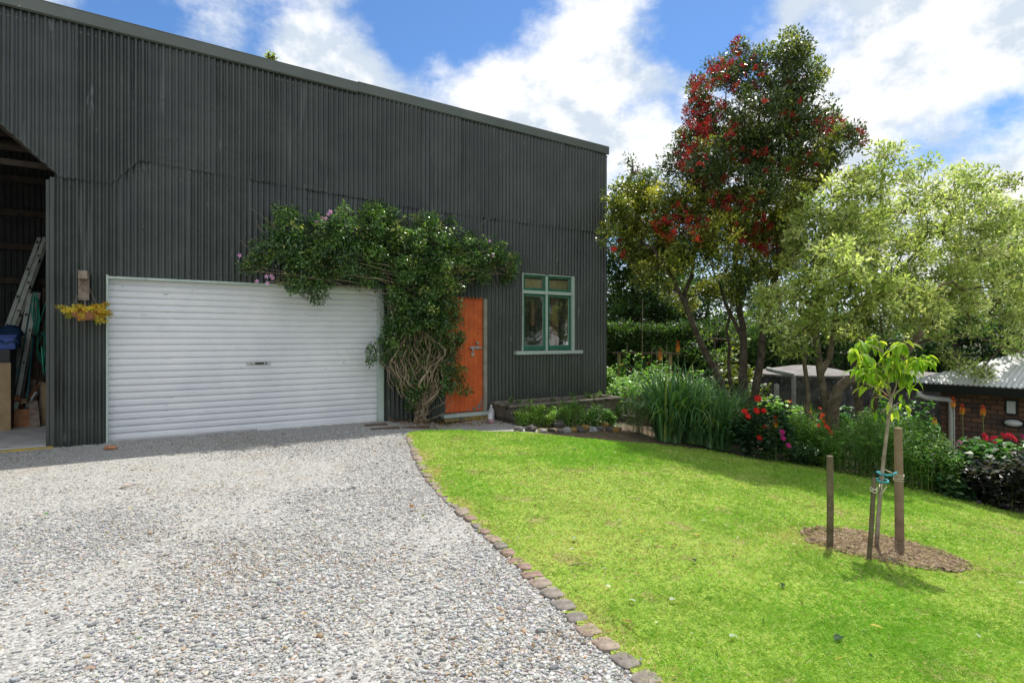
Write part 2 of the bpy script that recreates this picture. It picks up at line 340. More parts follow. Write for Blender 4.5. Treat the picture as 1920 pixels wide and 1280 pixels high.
def skeleton(roots, targets, r0, tip=.005, sag=.0, seg=.28, upb=.5, maxtube=6, expo=2.3, wob=.05, rr=None):
    pos = []; par = []; isroot = []; rmin = {}
    for ri, pl in enumerate(roots):
        n0_ = len(pos)
        P = [np.array(p, float) for p in pl]
        start = -1
        if len(pos): # join to nearest existing node if the polyline starts close to one
            d = [np.linalg.norm(P[0]-q) for q in pos]; k = int(np.argmin(d)); start = k if d[k] < .25 else -1
        last = start
        for i, p in enumerate(P):
            if i == 0:
                if start >= 0: continue
                pos.append(p); par.append(-1); last = len(pos)-1; continue
            a = pos[last].copy(); n = max(1, int(np.linalg.norm(p-a)/seg))
            for k in range(1, n+1):
                q = a+(p-a)*k/n+(rng.normal(size=3)*wob*.5 if k < n else 0); pos.append(q); par.append(last); last = len(pos)-1
        if rr is not None:
            for q_ in range(n0_, len(pos)): rmin[q_] = rr[ri][0]+(rr[ri][1]-rr[ri][0])*(q_-n0_)/max(1, len(pos)-1-n0_)
    nroot = len(pos)
    arr = np.zeros((200000, 3)); arr[:nroot] = pos; cnt = nroot
    T = np.asarray(targets); d0 = np.min(np.linalg.norm(T[:, None]-arr[None, :nroot], axis=2), 1)
    for t in T[np.argsort(d0)]:
        A = arr[:cnt]; dv = t-A; d = np.linalg.norm(dv, axis=1); cost = d+upb*np.maximum(0, -dv[:, 2]+.15*d)
        k = int(np.argmin(cost)); a = A[k].copy(); ln = d[k]
        if ln < .03: continue
        n = max(1, int(ln/seg)); ctrl = a+(t-a)*.5+np.array([0, 0, .10*ln-sag*ln])+rng.normal(size=3)*.07*ln
        last = k
        for i in range(1, n+1):
            s = i/n; q = (1-s)**2*a+2*s*(1-s)*ctrl+s*s*t
            arr[cnt] = q; par.append(last); last = cnt; cnt += 1
    pos = arr[:cnt]; par = np.array(par)
    acc = np.zeros(cnt); kids = [[] for _ in range(cnt)]
    for i in range(cnt-1, -1, -1):
        if acc[i] == 0: acc[i] = tip**expo
        if par[i] >= 0: acc[par[i]] += acc[i]; kids[par[i]].append(i)
    rad = acc**(1/expo); s = r0/rad.max(); 
    rad = np.maximum(tip, rad*s) if s > 0 else rad
    for q_, v_ in rmin.items(): rad[q_] = max(rad[q_]*.75, v_)
    mb = MB()
    stack = [i for i in range(cnt) if par[i] < 0]; done = []
    while stack:
        i = stack.pop(); chain = [i] if par[i] < 0 else [par[i], i]
        c = i
        while kids[c]:
            ks = sorted(kids[c], key=lambda q: -acc[q]); stack += ks[1:]; c = ks[0]; chain.append(c)
        rr = [rad[q] for q in chain]
        if par[i] >= 0: rr[0] = min(rr[0], rr[1]*1.25)
        mb.tube([pos[q] for q in chain], rr, 8 if rr[0] > .05 else (5 if rr[0] > .015 else 4), cap=False)
    return mb
def pblob(x, y, r, Z, dz=None, k=1.0, ky=1.0):
    c = px(x, y, Z); rr = r*Z/F; return (c.x, c.y, c.z, rr*k, (dz or rr), rr*ky)
def inpoly(X, Y, poly):
    ins = np.zeros(len(X), bool); n = len(poly)
    for i in range(n):
        x0, y0 = poly[i][:2]; x1, y1 = poly[(i+1) % n][:2]
        c = ((y0 > Y) != (y1 > Y)) & (X < (x1-x0)*(Y-y0)/((y1-y0) if y1 != y0 else 1e-9)+x0); ins ^= c
    return ins
def grid_sheet(name, poly, cell, dz, material, rough=0, parent=None):
    xs = [p[0] for p in poly]; ys = [p[1] for p in poly]
    gx = np.arange(min(xs), max(xs)+cell, cell); gy = np.arange(min(ys), max(ys)+cell, cell)
    XX, YY = np.meshgrid(gx, gy); ZZg = hgt(XX, YY)+dz+(rng.normal(0, rough, XX.shape) if rough else 0)
    V = np.stack([XX, YY, ZZg], -1).reshape(-1, 3); nx = len(gx); ny = len(gy)
    i, j = np.meshgrid(np.arange(nx-1), np.arange(ny-1)); a = (j*nx+i).ravel()
    cx = (gx[i]+cell/2).ravel(); cy = (gy[j]+cell/2).ravel(); keep = inpoly(cx, cy, poly); a = a[keep]
    Fc = np.stack([a, a+1, a+1+nx, a+nx], 1); used = np.unique(Fc); mp_ = np.zeros(len(V), int); mp_[used] = np.arange(len(used))
    return meshobj(name, V[used], mp_[Fc], material, parent, smooth=True)
exec_parts = True
# ------------------------------------------------------------------ the shed
shed = thing('corrugated_shed', 'tall dark grey-green corrugated iron shed with white roller door and orange door', 'shed', WP(-4.5, 0, -3))
PITCH = .0762
uo = -13.6; uA = U(102); uRL = U(201); uRR = U(709); uJR = U(719); uDL = U(835); uDR = U(906); uDJ = U(912); uWL = U(979); uWR = U(1076)
zRH = 2.105; zDH = 2.02; zWS = EYE-(657-HOR)/F*depth_on_wall(1025); zWH = 2.53
def corr(u0, u1, zb, zt, off, parts, seed=0, rows=9, sub=8, flip=1):
    n = max(2, int(round((u1-u0)/PITCH*sub))+1); us = np.linspace(u0, u1, n)
    b = np.array([zb(u) if callable(zb) else zb for u in us]); t_ = np.array([zt(u) if callable(zt) else zt for u in us])
    r_ = np.linspace(0, 1, rows)[:, None]; zz = b[None]+(t_-b)[None]*r_; uu = np.repeat(us[None], rows, 0)
    k = np.floor((uu+seed*.31)/.7620); ed = ((uu+seed*.31)/.7620) % 1
    o = off+.0155*np.cos(2*np.pi*uu/PITCH)*(1+.12*np.sin(k*2.7))+.012*(ed-.5)+.004*np.sin(k*5.1+seed)
    o += .004*np.sin(zz*2.1+k*1.7+seed)+.003*np.sin(uu*1.9+zz*3)
    edge = np.abs(r_) < .01; o = o+edge*(.003*np.sin(uu*37)+.004*np.sin(uu*11.3)); zz = zz+edge*(.004*np.sin(uu*23)+.004*np.cos(2*np.pi*uu/PITCH))
    P = WC[None, None]+uu[..., None]*WD+o[..., None]*WN
    V = np.concatenate([P, zz[..., None]], 2).reshape(-1, 3)
    i, j = np.meshgrid(np.arange(n-1), np.arange(rows-1)); a = (j*n+i).ravel()
    parts.append((V, np.stack([a, a+1, a+1+n, a+n], 1), np.zeros((len(V), 3))))
def corrobj(name, parts, parent, material=None):
    g = join(parts); return meshobj(name, g[0], g[1], material or M['steel'], parent, smooth=True)
ztop = lambda u: np.interp(u, [U(0), 0], [5.26, 5.12])
# seam line between the upper and the lower sheets
sx = [U(112), U(207), U(262), U(685), U(735), 0.0]; sz = [3.28, 3.265, 3.61, 3.50, 3.46, 3.44]
seam = lambda u: float(np.interp(u, sx, sz))
diag = lambda u: float(np.interp(u, [U(0)-1.5, U(0)-.55, U(112)], [4.36, 4.36, 3.28]))
P_ = []
corr(uo, U(112), lambda u: diag(u), lambda u: ztop(u), .016, P_, 1)
corr(U(112), 0, lambda u: seam(u)+.0, lambda u: ztop(u), .016, P_, 1, rows=14)
o = corrobj('upper_wall', P_, shed)
P_ = []
zc = lambda u: seam(max(u, U(112)))+.12
corr(uA, uRL, 1.95, zc, .0, P_, 2, rows=8); corr(uA, uRL, -.10, 2.0, -.004, P_, 2, rows=12)
corr(uRL, uJR, zRH, zc, 0, P_, 2)
corr(uJR, uDL, -.12, zc, 0, P_, 2, rows=16)
corr(uDL, uDJ, zDH, zc, 0, P_, 2)
corr(uDJ, uWL, 1.74, zc, 0, P_, 2); corr(uDJ, uWL, -.3, 1.78, -.006, P_, 2, rows=12)
corr(uWL, uWR, zWH, zc, 0, P_, 2); corr(uWL, uWR, -.3, zWS-.06, 0, P_, 2)
corr(uWR, 0, 1.74, zc, 0, P_, 2); corr(uWR, 0, -.35, 1.78, -.006, P_, 2, rows=12)
corrobj('lower_wall', P_, shed)
# pier to the left of the big opening, return flashing at the opening and at the corner
P_ = []; corr(uo, uo+1.6, -.1, 4.6, 0, P_, 3); corrobj('wall', P_, shed)
mb = MB(); mb.wbox(uA-.045, uA+.004, -.1, 3.27, -.10, .012); mb.wbox(uA-.085, uA-.045, -.02, 3.24, -.16, -.02); bevel(mb.build('corner_flashing', M['steel'], shed), .008)
mb = MB(); mb.wbox(-.004, .022, -.4, 5.05, -.06, .022); mb.build('corner_flashing', M['steel'], shed)
# side and back walls
def sidewall(u, o0, o1, zt0, zt1, name, step=PITCH/6):
    n = int((o1-o0)/step); os_ = np.linspace(o0, o1, n); V = []; 
    for z in (0, 1):
        for k, oo in enumerate(os_):
            tz = -.4 if z == 0 else zt0+(zt1-zt0)*(k/(n-1)); V.append(WP(u+.0088*math.cos(2*math.pi*oo/PITCH), tz, oo))
    i = np.arange(n-1); return meshobj(name, V, np.stack([i, i+1, i+1+n, i+n], 1), M['steel'], shed, smooth=True)
sidewall(0.0, -7.5, -.02, 4.5, 5.05, 'side_wall'); sidewall(uo, -7.5, -.02, 4.5, 5.15, 'side_wall')
mb = MB(); mb.wbox(uo, 0, -.4, 4.5, -7.5, -7.48); mb.build('back_wall', M['steel'], shed)
# roof, fascia
mb = MB(); mb.hexa([WP(uo-.1, 5.12, .0), WP(.06, 5.02, .0), WP(.06, 4.45, -7.6), WP(uo-.1, 4.5, -7.6), WP(uo-.1, 5.14, .0), WP(.06, 5.04, .0), WP(.06, 4.48, -7.6), WP(uo-.1, 4.53, -7.6)])
mb.build('roof', M['fascia'], shed)
uj = U(669)
mb = MB()
def fas(mb, u0, u1, o1, dz, h=.142):
    za, zb_ = float(np.interp(u0, [U(0), 0], [5.215, 5.065], left=None))+dz, float(np.interp(u1, [U(0), 0], [5.215, 5.065]))+dz
    if u0 < U(0): za = 5.215+(U(0)-u0)*.016+dz
    mb.hexa([WP(u0, za, .026), WP(u1, zb_, .026), WP(u1, zb_, o1), WP(u0, za, o1), WP(u0, za+h, .0), WP(u1, zb_+h, .0), WP(u1, zb_+h, o1+.004), WP(u0, za+h, o1+.004)])
    mb.hexa([WP(u0, za-.012, .03), WP(u1, zb_-.012, .03), WP(u1, zb_-.012, o1-.012), WP(u0, za-.012, o1-.012), WP(u0, za-.002, .03), WP(u1, zb_-.002, .03), WP(u1, zb_-.002, o1-.012), WP(u0, za-.002, o1-.012)])
    mb.hexa([WP(u0, za+h, -.16), WP(u1, zb_+h, -.16), WP(u1, zb_+h, o1+.006), WP(u0, za+h, o1+.006), WP(u0, za+h+.012, -.16), WP(u1, zb_+h+.012, -.16), WP(u1, zb_+h+.012, o1+.006), WP(u0, za+h+.012, o1+.006)])
fas(mb, uo-.1, uj, .062, -.012); bevel(mb.build('fascia', M['fascia'], shed), .004)
mb = MB(); fas(mb, uj, .06, .050, .006); bevel(mb.build('fascia', M['fascia'], shed), .004)
# screw heads, one mesh (hundreds)
mb = MB()
def screw(u, z, off):
    c = WP(u, z, off+.011); mb.v_ = None
    b = len(mb.v); 
    for k in range(6):
        th = k*math.pi/3; mb.v.append(WP(u+.011*math.cos(th), z+.011*math.sin(th), off+.010))
    mb.v.append(WP(u, z, off+.022))
    for k in range(6): mb.f.append((b+k, b+(k+1) % 6, b+6))
k0 = int(uA/PITCH)
for k in range(int(U(0)/PITCH)-10, 0):
    u = k*PITCH
    for z in (4.45, 3.95, seam(max(u, U(112)))+.09):
        if random.random() < .42 and z > diag(u)+.06: screw(u, z+random.uniform(-.012, .012), .022)
    if u > uA:
        for z in (seam(u)-.12, 2.72, 2.2, 1.55, .9, .25, .02):
            if random.random() < .38:
                if uRL-.02 < u < uJR+.02 and z < zRH+.03: continue
                if uDL-.02 < u < uDJ+.02 and z < zDH+.03: continue
                if uWL-.05 < u < uWR+.05 and z > zWS-.1 and z < zWH+.03: continue
                screw(u, z+random.uniform(-.012, .012), .006)
sc = mb.build('screw', M['screw'], shed); sc['kind'] = 'stuff'
# timber frame seen through the bay, girts on the back of the bay, posts
BK = -3.4
P_ = []
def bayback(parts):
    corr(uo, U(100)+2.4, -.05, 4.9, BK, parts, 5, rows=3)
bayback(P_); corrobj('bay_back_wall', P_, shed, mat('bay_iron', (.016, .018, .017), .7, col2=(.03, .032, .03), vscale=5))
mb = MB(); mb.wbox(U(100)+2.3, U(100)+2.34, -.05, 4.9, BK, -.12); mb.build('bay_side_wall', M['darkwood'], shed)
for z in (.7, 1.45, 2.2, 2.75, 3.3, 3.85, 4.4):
    mb = MB(); mb.wbox(uo, U(100)+2.3, z, z+.10, BK+.012, BK+.062); mb.build('girt', M['shadedtimber'], shed)
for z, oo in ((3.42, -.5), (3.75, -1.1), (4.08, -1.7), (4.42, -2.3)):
    mb = MB(); mb.wbox(uo+.2, U(100)+2.2, z+.05, z+.12, oo-.05, oo); mb.build('purlin', M['shadedtimber'], shed)
mb = MB(); mb.wbox(uA-.24, uA-.12, .05, 4.6, BK+.07, BK+.19); mb.build('post', M['darkwood'], shed)
mb = MB(); mb.plank(WP(U(0)-.65, 4.42, -.06), WP(U(112)+.0, 3.33, -.06), .07, .04, (0, 0, 1)); mb.build('brace', M['shadedtimber'], shed)
# concrete slab with a lichen-stained nosing
mb = MB(); mb.wbox(uo, U(100)+2.3, -.25, .035, -7.4, -.02); bevel(mb.build('floor_slab', M['concrete'], shed), .01)
mb = MB(); mb.wbox(uo, uA-.004, -.25, .030, -.016, .10); bevel(mb.build('slab_edge', M['lichen'], shed), .015)
mb = MB(); mb.wbox(uRL-.0, uJR+.03, -.2, -.012, -.14, .05); bevel(mb.build('threshold', M['lichen'], shed), .012)
# ---- roller door
rd = MB(); per = .0870; prof = []
z = .015
zs = []; os_ = []
while z < zRH-.02:
    for (dz, dd) in ((0, -.022), (.008, -.022), (.014, -.002), (.030, .001), (.045, -.0005), (.062, .001), (.076, -.002), (.083, -.012)):
        zs.append(z+dz); os_.append(dd)
    z += per
zs = np.array(zs); os_ = np.array(os_); us = np.linspace(uRL-.02, uRR+.02, 24)
UU, Zg = np.meshgrid(us, zs); OO = -.075+os_[:, None]+.003*np.sin(UU*1.7+Zg*2.2); Zg = Zg+.002*np.sin(UU*1.1)
Pn = WC[None, None]+UU[..., None]*WD+OO[..., None]*WN; V = np.concatenate([Pn, Zg[..., None]], 2).reshape(-1, 3); n = len(us)
i, j = np.meshgrid(np.arange(n-1), np.arange(len(zs)-1)); a = (j*n+i).ravel()
rdoor = meshobj('roller_door', V, np.stack([a, a+1, a+1+n, a+n], 1), M['door_white'], shed)
mb = MB(); mb.wbox(uRL, uRR, -.006, .030, -.10, -.055); bevel(mb.build('bottom_rail', M['door_white'], rdoor), .004)
uh = U(485, -.07); mb = MB(); zh = EYE-(681-HOR)/F*depth_on_wall(485, -.07)
mb.wbox(uh-.155, uh+.155, zh-.022, zh+.022, -.072, -.062); bevel(mb.build('lock_plate', M['metal'], rdoor), .003)
mb = MB(); mb.wbox(uh-.05, uh+.07, zh-.014, zh+.014, -.0615, -.050); mb.tube([WP(uh+.1, zh, -.062), WP(uh+.1, zh, -.045)], .012, 10); mb.tube([WP(uh-.1, zh, -.062), WP(uh-.1, zh, -.052)], .009, 10)
mb.build('handle', M['black'], rdoor)
mb = MB(); mb.wbox(uRR+.004, uJR-.004, -.03, zRH, -.09, .030); bevel(mb.build('door_frame', M['mint'], shed), .004)
mb = MB(); mb.wbox(uRL-.012, uRL+.012, -.03, zRH+.02, -.09, .026); bevel(mb.build('door_frame', M['mint'], shed), .004)
mb = MB(); mb.wbox(uRL-.0, uJR, zRH-.026, zRH+.003, -.06, .022); bevel(mb.build('door_head', M['mint'], shed), .003)
mb = MB(); mb.wbox(uRL-.1, uJR+.1, zRH+.003, zRH+.5, -.6, -.03); mb.build('drum_cover', M['black'], shed)
# ---- orange door
w = uDR-uDL; odoor = None; mb = MB(); nb = 8
for k in range(nb):
    a0 = uDL+.006+w*k/nb; mb.wbox(a0+.0025, a0+w/nb-.0025, .045, zDH-.012, -.055, -.030)
mb.wbox(uDL+.006, uDR-.002, .045, zDH-.012, -.075, -.036)
odoor = bevel(mb.build('orange_door', M['orange'], shed), .003, 1)
uh = U(893, -.03); zq = lambda y: EYE-(y-HOR)/F*depth_on_wall(893, -.03)
# bare wood where the paint has come off along the foot
def flake(u0, u1, z0, z1, off, sd):
    peel = MB()
    r = random.Random(sd); pts = []; m = 14
    for k in range(m):
        th = 2*math.pi*k/m; rr = r.uniform(.6, 1.1); pts.append(((u0+u1)/2+(u1-u0)/2*rr*math.cos(th), (z0+z1)/2+(z1-z0)/2*rr*math.sin(th)))
    b = len(peel.v); peel.v += [WP(p[0], p[1], off) for p in pts]; peel.f.append(tuple(range(b, b+m)))
    b = len(peel.v); peel.v += [WP(p[0], p[1], off-.004) for p in pts]; peel.f.append(tuple(range(b, b+m))[::-1])
    peel.build('bare_patch', M['oldwood'], odoor)
for (q0, q1, r0_, r1_) in ((.72, .84, .05, .12), (.86, .985, .05, .20), (.60, .66, .05, .09), (.93, .98, .16, .26)): flake(uDL+w*q0, uDL+w*q1, r0_, r1_, -.0275, int(q0*100))
mb = MB(); mb.wbox(uh-.11, uh+.06, zq(652)-.028, zq(652)+.028, -.030, -.022); bevel(mb.build('bolt_plate', M['metal'], odoor), .003)
mb = MB(); mb.tube([WP(uh-.14, zq(652), -.008), WP(uh+.10, zq(652), -.008)], .014, 10); mb.tube([WP(uh-.09, zq(652), -.008), WP(uh-.09, zq(652)-.05, .014)], .009, 8)
for q in (-.07, 0, .05): mb.tube([WP(uh+q-.008, zq(652), -.008), WP(uh+q+.008, zq(652), -.008)], .021, 10)
mb.build('bolt', M['metal'], odoor)
mb = MB(); mb.tube([WP(uh+.0, zq(643), -.03), WP(uh+.0, zq(643), .012)], .014, 10); mb.tube([WP(uh, zq(643), .008), WP(uh, zq(643), .03)], [.028, .022], 12); mb.build('knob', M['metal'], odoor)
mb = MB(); mb.tube([WP(uh-.09, zq(655), -.012), WP(uh-.10, zq(659), -.006), WP(uh-.075, zq(661), -.006), WP(uh-.06, zq(656), -.012)], .0045, 6); mb.wbox(uh-.115, uh-.06, zq(667), zq(661), -.022, -.002); bevel(mb.build('padlock', M['metal'], odoor), .004)
mb = MB(); mb.tube([WP(uh+.03, zq(625), -.031), WP(uh+.03, zq(625), -.027)], .014, 12); mb.build('keyhole', M['black'], odoor)
M['greywood'] = mat('grey_frame', (.25, .22, .18), .8, col2=(.34, .31, .27), vscale=12)
mb = MB(); mb.wbox(uDR+.002, uDJ+.006, .035, zDH, -.08, .024); bevel(mb.build('door_frame', M['greywood'], shed), .003)
mb = MB(); mb.wbox(uDL-.06, uDL+.002, .035, zDH, -.08, -.012); mb.wbox(uDL-.0, uDR, zDH-.010, zDH+.02, -.08, -.005); bevel(mb.build('door_frame', M['orange'], shed), .003)
mb = MB(); mb.wbox(U(832, .12), uDJ+.06, -.025, .030, -.08, .13); bevel(mb.build('door_sill', M['mint'], shed), .006)
mb = MB(); mb.wbox(U(832, .12)+.03, uDJ+.03, -.2, -.027, -.08, .10); bevel(mb.build('door_step', M['lichen'], shed), .008)
mb = MB(); mb.wbox(uDL-.3, uDJ+.3, -.1, 2.4, -.4, -.38); mb.build('lining', M['black'], shed)
# ---- window
win = thing('window', '', 'x', WP((uWL+uWR)/2, zWS, 0)); del win['label']; del win['category']; win.parent = shed; win.location = Vector(win['_o'])-Vector(shed['_o'])
fw = .055; zt_ = EYE-(549-HOR)/F*depth_on_wall(1025); um = (U(1024, -.03)+0.0)
mb = MB(); o0, o1 = -.10, .020
mb.wbox(uWL-.004, uWL+fw*.5, zWS, zWH, o0, .004); mb.wbox(uWR-fw, uWR+.004, zWS, zWH, o0, o1)
mb.wbox(um-.022, um+.022, zWS+.0, zWH-.02, o0+.02, -.004)
for (a0, a1) in ((uWL+fw*.5, um-.022), (um+.022, uWR-fw)):
    mb.wbox(a0, a1, zt_-.03, zt_+.03, o0+.01, .006); mb.wbox(a0, a1, zWH-.02, zWH, o0, -.004)
bevel(mb.build('window_frame', M['mint'], win), .003)
glass = bpy.data.materials.new('window_glass'); glass.use_nodes = True; t = glass.node_tree
for n_ in list(t.nodes):
    if n_.type == 'BSDF_PRINCIPLED': t.nodes.remove(n_)
gl = t.nodes.new('ShaderNodeBsdfGlossy'); gl.inputs['Roughness'].default_value = .03; gl.inputs[0].default_value = (.9, .93, .92, 1)
tp = t.nodes.new('ShaderNodeBsdfTransparent'); tp.inputs[0].default_value = (.82, .86, .84, 1)
df = t.nodes.new('ShaderNodeBsdfDiffuse'); df.inputs[0].default_value = (.35, .37, .35, 1)
fr = t.nodes.new('ShaderNodeFresnel'); fr.inputs[0].default_value = 1.6; ml = t.nodes.new('ShaderNodeMath'); ml.operation = 'MULTIPLY_ADD'; ml.inputs[1].default_value = .36; ml.inputs[2].default_value = .02; t.links.new(fr.outputs[0], ml.inputs[0])
m1 = t.nodes.new('ShaderNodeMixShader'); t.links.new(ml.outputs[0], m1.inputs[0]); t.links.new(tp.outputs[0], m1.inputs[1]); t.links.new(gl.outputs[0], m1.inputs[2])
ns = t.nodes.new('ShaderNodeTexNoise'); ns.inputs['Scale'].default_value = 5; ns.inputs['Detail'].default_value = 6
rg = t.nodes.new('ShaderNodeMapRange'); rg.inputs[1].default_value = .35; rg.inputs[2].default_value = .8; rg.inputs[3].default_value = .01; rg.inputs[4].default_value = .12; t.links.new(ns.outputs[0], rg.inputs[0])
m2 = t.nodes.new('ShaderNodeMixShader'); t.links.new(rg.outputs[0], m2.inputs[0]); t.links.new(m1.outputs[0], m2.inputs[1]); t.links.new(df.outputs[0], m2.inputs[2])
bpn = t.nodes.new('ShaderNodeBump'); bpn.inputs['Strength'].default_value = .05; n3 = t.nodes.new('ShaderNodeTexNoise'); n3.inputs['Scale'].default_value = 3; t.links.new(n3.outputs[0], bpn.inputs['Height']); t.links.new(bpn.outputs[0], gl.inputs['Normal'])
t.links.new(m2.outputs[0], t.nodes['Material Output'].inputs[0]); M['glass'] = glass
sash_w = .048
for (a0, a1, b0, b1) in ((uWL+fw*.5, um-.022, zWS+.01, zt_-.03), (um+.022, uWR-fw, zWS+.01, zt_-.03), (uWL+fw*.5, um-.022, zt_+.03, zWH-.02), (um+.022, uWR-fw, zt_+.03, zWH-.02)):
    mb = MB(); s_ = sash_w; bt = .085 if b0 < zt_-.5 else .05
    mb.wbox(a0+.002, a0+s_, b0, b1-.002, -.06, -.022); mb.wbox(a1-s_, a1-.002, b0, b1-.002, -.06, -.022)
    mb.wbox(a0+s_, a1-s_, b0, b0+bt, -.06, -.024); mb.wbox(a0+s_, a1-s_, b1-.04, b1-.002, -.06, -.024)
    so = bevel(mb.build('sash', M['green'], win), .003)
    mb = MB(); mb.wbox(a0+s_-.004, a1-s_+.004, b0+bt-.004, b1-.036, -.046, -.043); mb.build('pane', M['glass'], so)
    mb = MB(); t_ = .006
    mb.wbox(a0+s_, a0+s_+t_, b0+bt+t_, b1-.04-t_, -.042, -.036); mb.wbox(a1-s_-t_, a1-s_, b0+bt+t_, b1-.04-t_, -.042, -.036)
    mb.wbox(a0+s_, a1-s_, b0+bt, b0+bt+t_, -.042, -.034); mb.wbox(a0+s_, a1-s_, b1-.04-t_, b1-.04, -.042, -.035); mb.build('putty', M['oldwood'] if b0 > zt_ else M['mint'], so)
mb = MB(); mb.wbox(U(967, .05), U(1092, .05), zWS-.068, zWS-.002, -.05, .075); bevel(mb.build('window_sill', M['mint'], win), .006)
# room behind the window: cane blind, shelf, things on the bench
M['cane'] = mat('cane_blind', (.85, .60, .32), .7, col2=(.90, .70, .42), vscale=9)
M['room'] = mat('room_lining', (.055, .048, .042), .9, col2=(.09, .08, .07))
mb = MB(); mb.wbox(uWL-.5, uWR+.6, .3, 3.0, -2.2, -2.15); mb.wbox(uWL-.55, uWL-.5, .3, 3.0, -2.15, -.05); mb.wbox(uWR+.6, uWR+.62, .3, 3.0, -2.15, -.05); mb.wbox(uWL-.5, uWR+.6, 3.0, 3.02, -2.15, -.05); mb.wbox(uWL-.5, uWR+.6, .28, .3, -2.15, -.05); mb.build('room_lining', M['room'], shed)
mb = MB()
for k in range(22): 
    z = zWH-.10-k*.013; mb.tube([WP(uWL+.02, z, -.085), WP(uWR-.04, z, -.085)], .0066, 6)
mb.build('cane_blind', M['cane'], win)
mb = MB(); mb.wbox(um-.16, um-.09, zt_-.62, zt_-.12, -.35, -.28); mb.wbox(um+.36, um+.52, .5, zt_-.02, -.45, -.33); mb.plank(WP(um+.05, zt_-.75, -.3), WP(um+.26, zt_-.5, -.3), .03, .02, (0, 0, 1)); mb.wbox(uWL-.3, uWR+.3, zt_-.3, zt_-.2, -1.6, -1.5); mb.build('shelf_bracket', M['redwood'], shed)
mb = MB(); mb.wbox(uWL+.05, uWL+.36, zWS+.03, zWS+.38, -.4, -.16); bevel(mb.build('dark_box', M['black'], shed), .01)
mb = MB(); mb.wbox(uWL-.3, uWR+.3, zWS-.1, zWS-.05, -.6, -.11); mb.build('bench', M['oldwood'], shed)
# wooden bracket for the basket
ub = U(157, .06)
mb = MB(); zb0 = ZZ(157, 563, .06); zb1 = ZZ(157, 512, .06); mb.wbox(ub-.055, ub+.055, zb0, zb1, .022, .065); mb.wbox(ub-.045, ub+.045, zb1-.085, zb1+.01, .067, .30)
bevel(mb.build('basket_bracket', M['oldwood'], shed), .004)

# ---- hanging basket
ob = .22; ubk = U(160, ob); zr = ZZ(160, 586, ob); bc = WP(ubk, zr, ob)
hb = thing('hanging_basket', 'terracotta hanging bowl of yellow succulents on a wooden wall bracket', 'hanging basket', (bc[0], bc[1], bc[2]-.07))
mb = MB(); mb.lathe(bc, [(.0, -.095), (.05, -.09), (.10, -.065), (.132, -.02), (.140, .006), (.148, .010), (.148, .022), (.13, .022), (.125, 0), (.0, -.004)], 28); mb.build('bowl', M['terracotta'], hb, smooth=True)
hook = WP(ubk, zb1-.09, .24)
mb = MB()
for k in range(4):
    th = .6+k*math.pi/2; a = Vector((bc[0]+.14*math.cos(th), bc[1]+.14*math.sin(th), bc[2]+.02)); mb.tube([a, a.lerp(Vector(hook), .5), hook], .003, 5)
mb.tube([hook, (hook[0], hook[1], hook[2]+.05)], .004, 5); mb.build('chain', M['oldwood'], hb)
ns_ = 46; st = MB(); cl = []
for k in range(ns_):
    th = random.uniform(0, 6.28); r1 = random.uniform(.03, .12); a = Vector((bc[0]+r1*math.cos(th), bc[1]+r1*math.sin(th), bc[2])); ln = random.uniform(.06, .19)
    el = random.uniform(-.1, 1.0); d = Vector((math.cos(th)*math.cos(el), math.sin(th)*math.cos(el), math.sin(el)))
    b = a+d*ln; b.z -= .04*random.random()+ (.07 if random.random() < .25 else 0); m_ = a.lerp(b, .5)+Vector((0, 0, .03)); st.tube([a, m_, b], .004, 4)
    for s in np.linspace(.35, 1, 6): q = a*(1-s)**2+2*m_*s*(1-s)+b*s*s; cl.append(q)
st.build('stem', M['twig'], hb)
leafobj('foliage', clump_leaves(np.array(cl), .022, 16, .030, .013, [(.92, .72, .14), (.85, .66, .14), (.80, .62, .09), (.58, .34, .10), (.50, .54, .12)], up=.2), M['leafthin'], hb)

# ---- things in the open bay (a slab of concrete at .035)
FL = .035
def BP(x, y, off): # point seen at pixel on a plane parallel to the wall, inside the bay
    return Vector(WP(U(x, off), ZZ(x, y, off), off))
def floorpt(x, off): return Vector(WP(U(x, off), FL, off))
def ladder(a, b, w, cnt, name, label, rail=(.11, .03)):
    t = thing(name, label, 'ladder', a)
    a = Vector(a); b = Vector(b); sd = Vector((WN[0], WN[1], 0)); d = (b-a).normalized(); sd = (sd-d*sd.dot(d)).normalized()*w/2; wd = Vector((WD[0], WD[1], 0))
    for s in (-1, 1):
        for q in (-1, 1):
            oq = wd*q*rail[0]*.30+sd*.08*q; mb = MB(); mb.plank(a+sd*s+oq, b+sd*s+oq, rail[0]*.44, rail[1], wd); bevel(mb.build('rail', M['alu'], t), .004)
    for k in range(cnt):
        q = a.lerp(b, (k+.6)/cnt)+wd*rail[0]*.30*(1 if k % 2 else -1); mb = MB(); mb.tube([q-sd*1.12, q+sd*1.25], .016, 8); mb.build('rung', M['black'], t)
    return t
ladder(floorpt(-45, -2.6)+Vector((0, 0, 0)), BP(80, 452, -3.2), .34, 13, 'extension_ladder', 'tall pale aluminium ladder leaning at the back of the open bay', (.12, .03))
ladder(floorpt(20, -2.3), BP(64, 556, -2.9), .30, 8, 'step_ladder', 'short off-white ladder leaning in front of the tall aluminium one', (.13, .03))
st_ = thing('folded_plank', 'narrow pale board leaning behind the short off-white ladder', 'board', floorpt(38, -2.9)); mb = MB(); mb.plank(floorpt(38, -2.9), BP(69, 548, -3.15), .10, .03, (WD[0], WD[1], 0)); mb.build('board', M['alu'], st_)
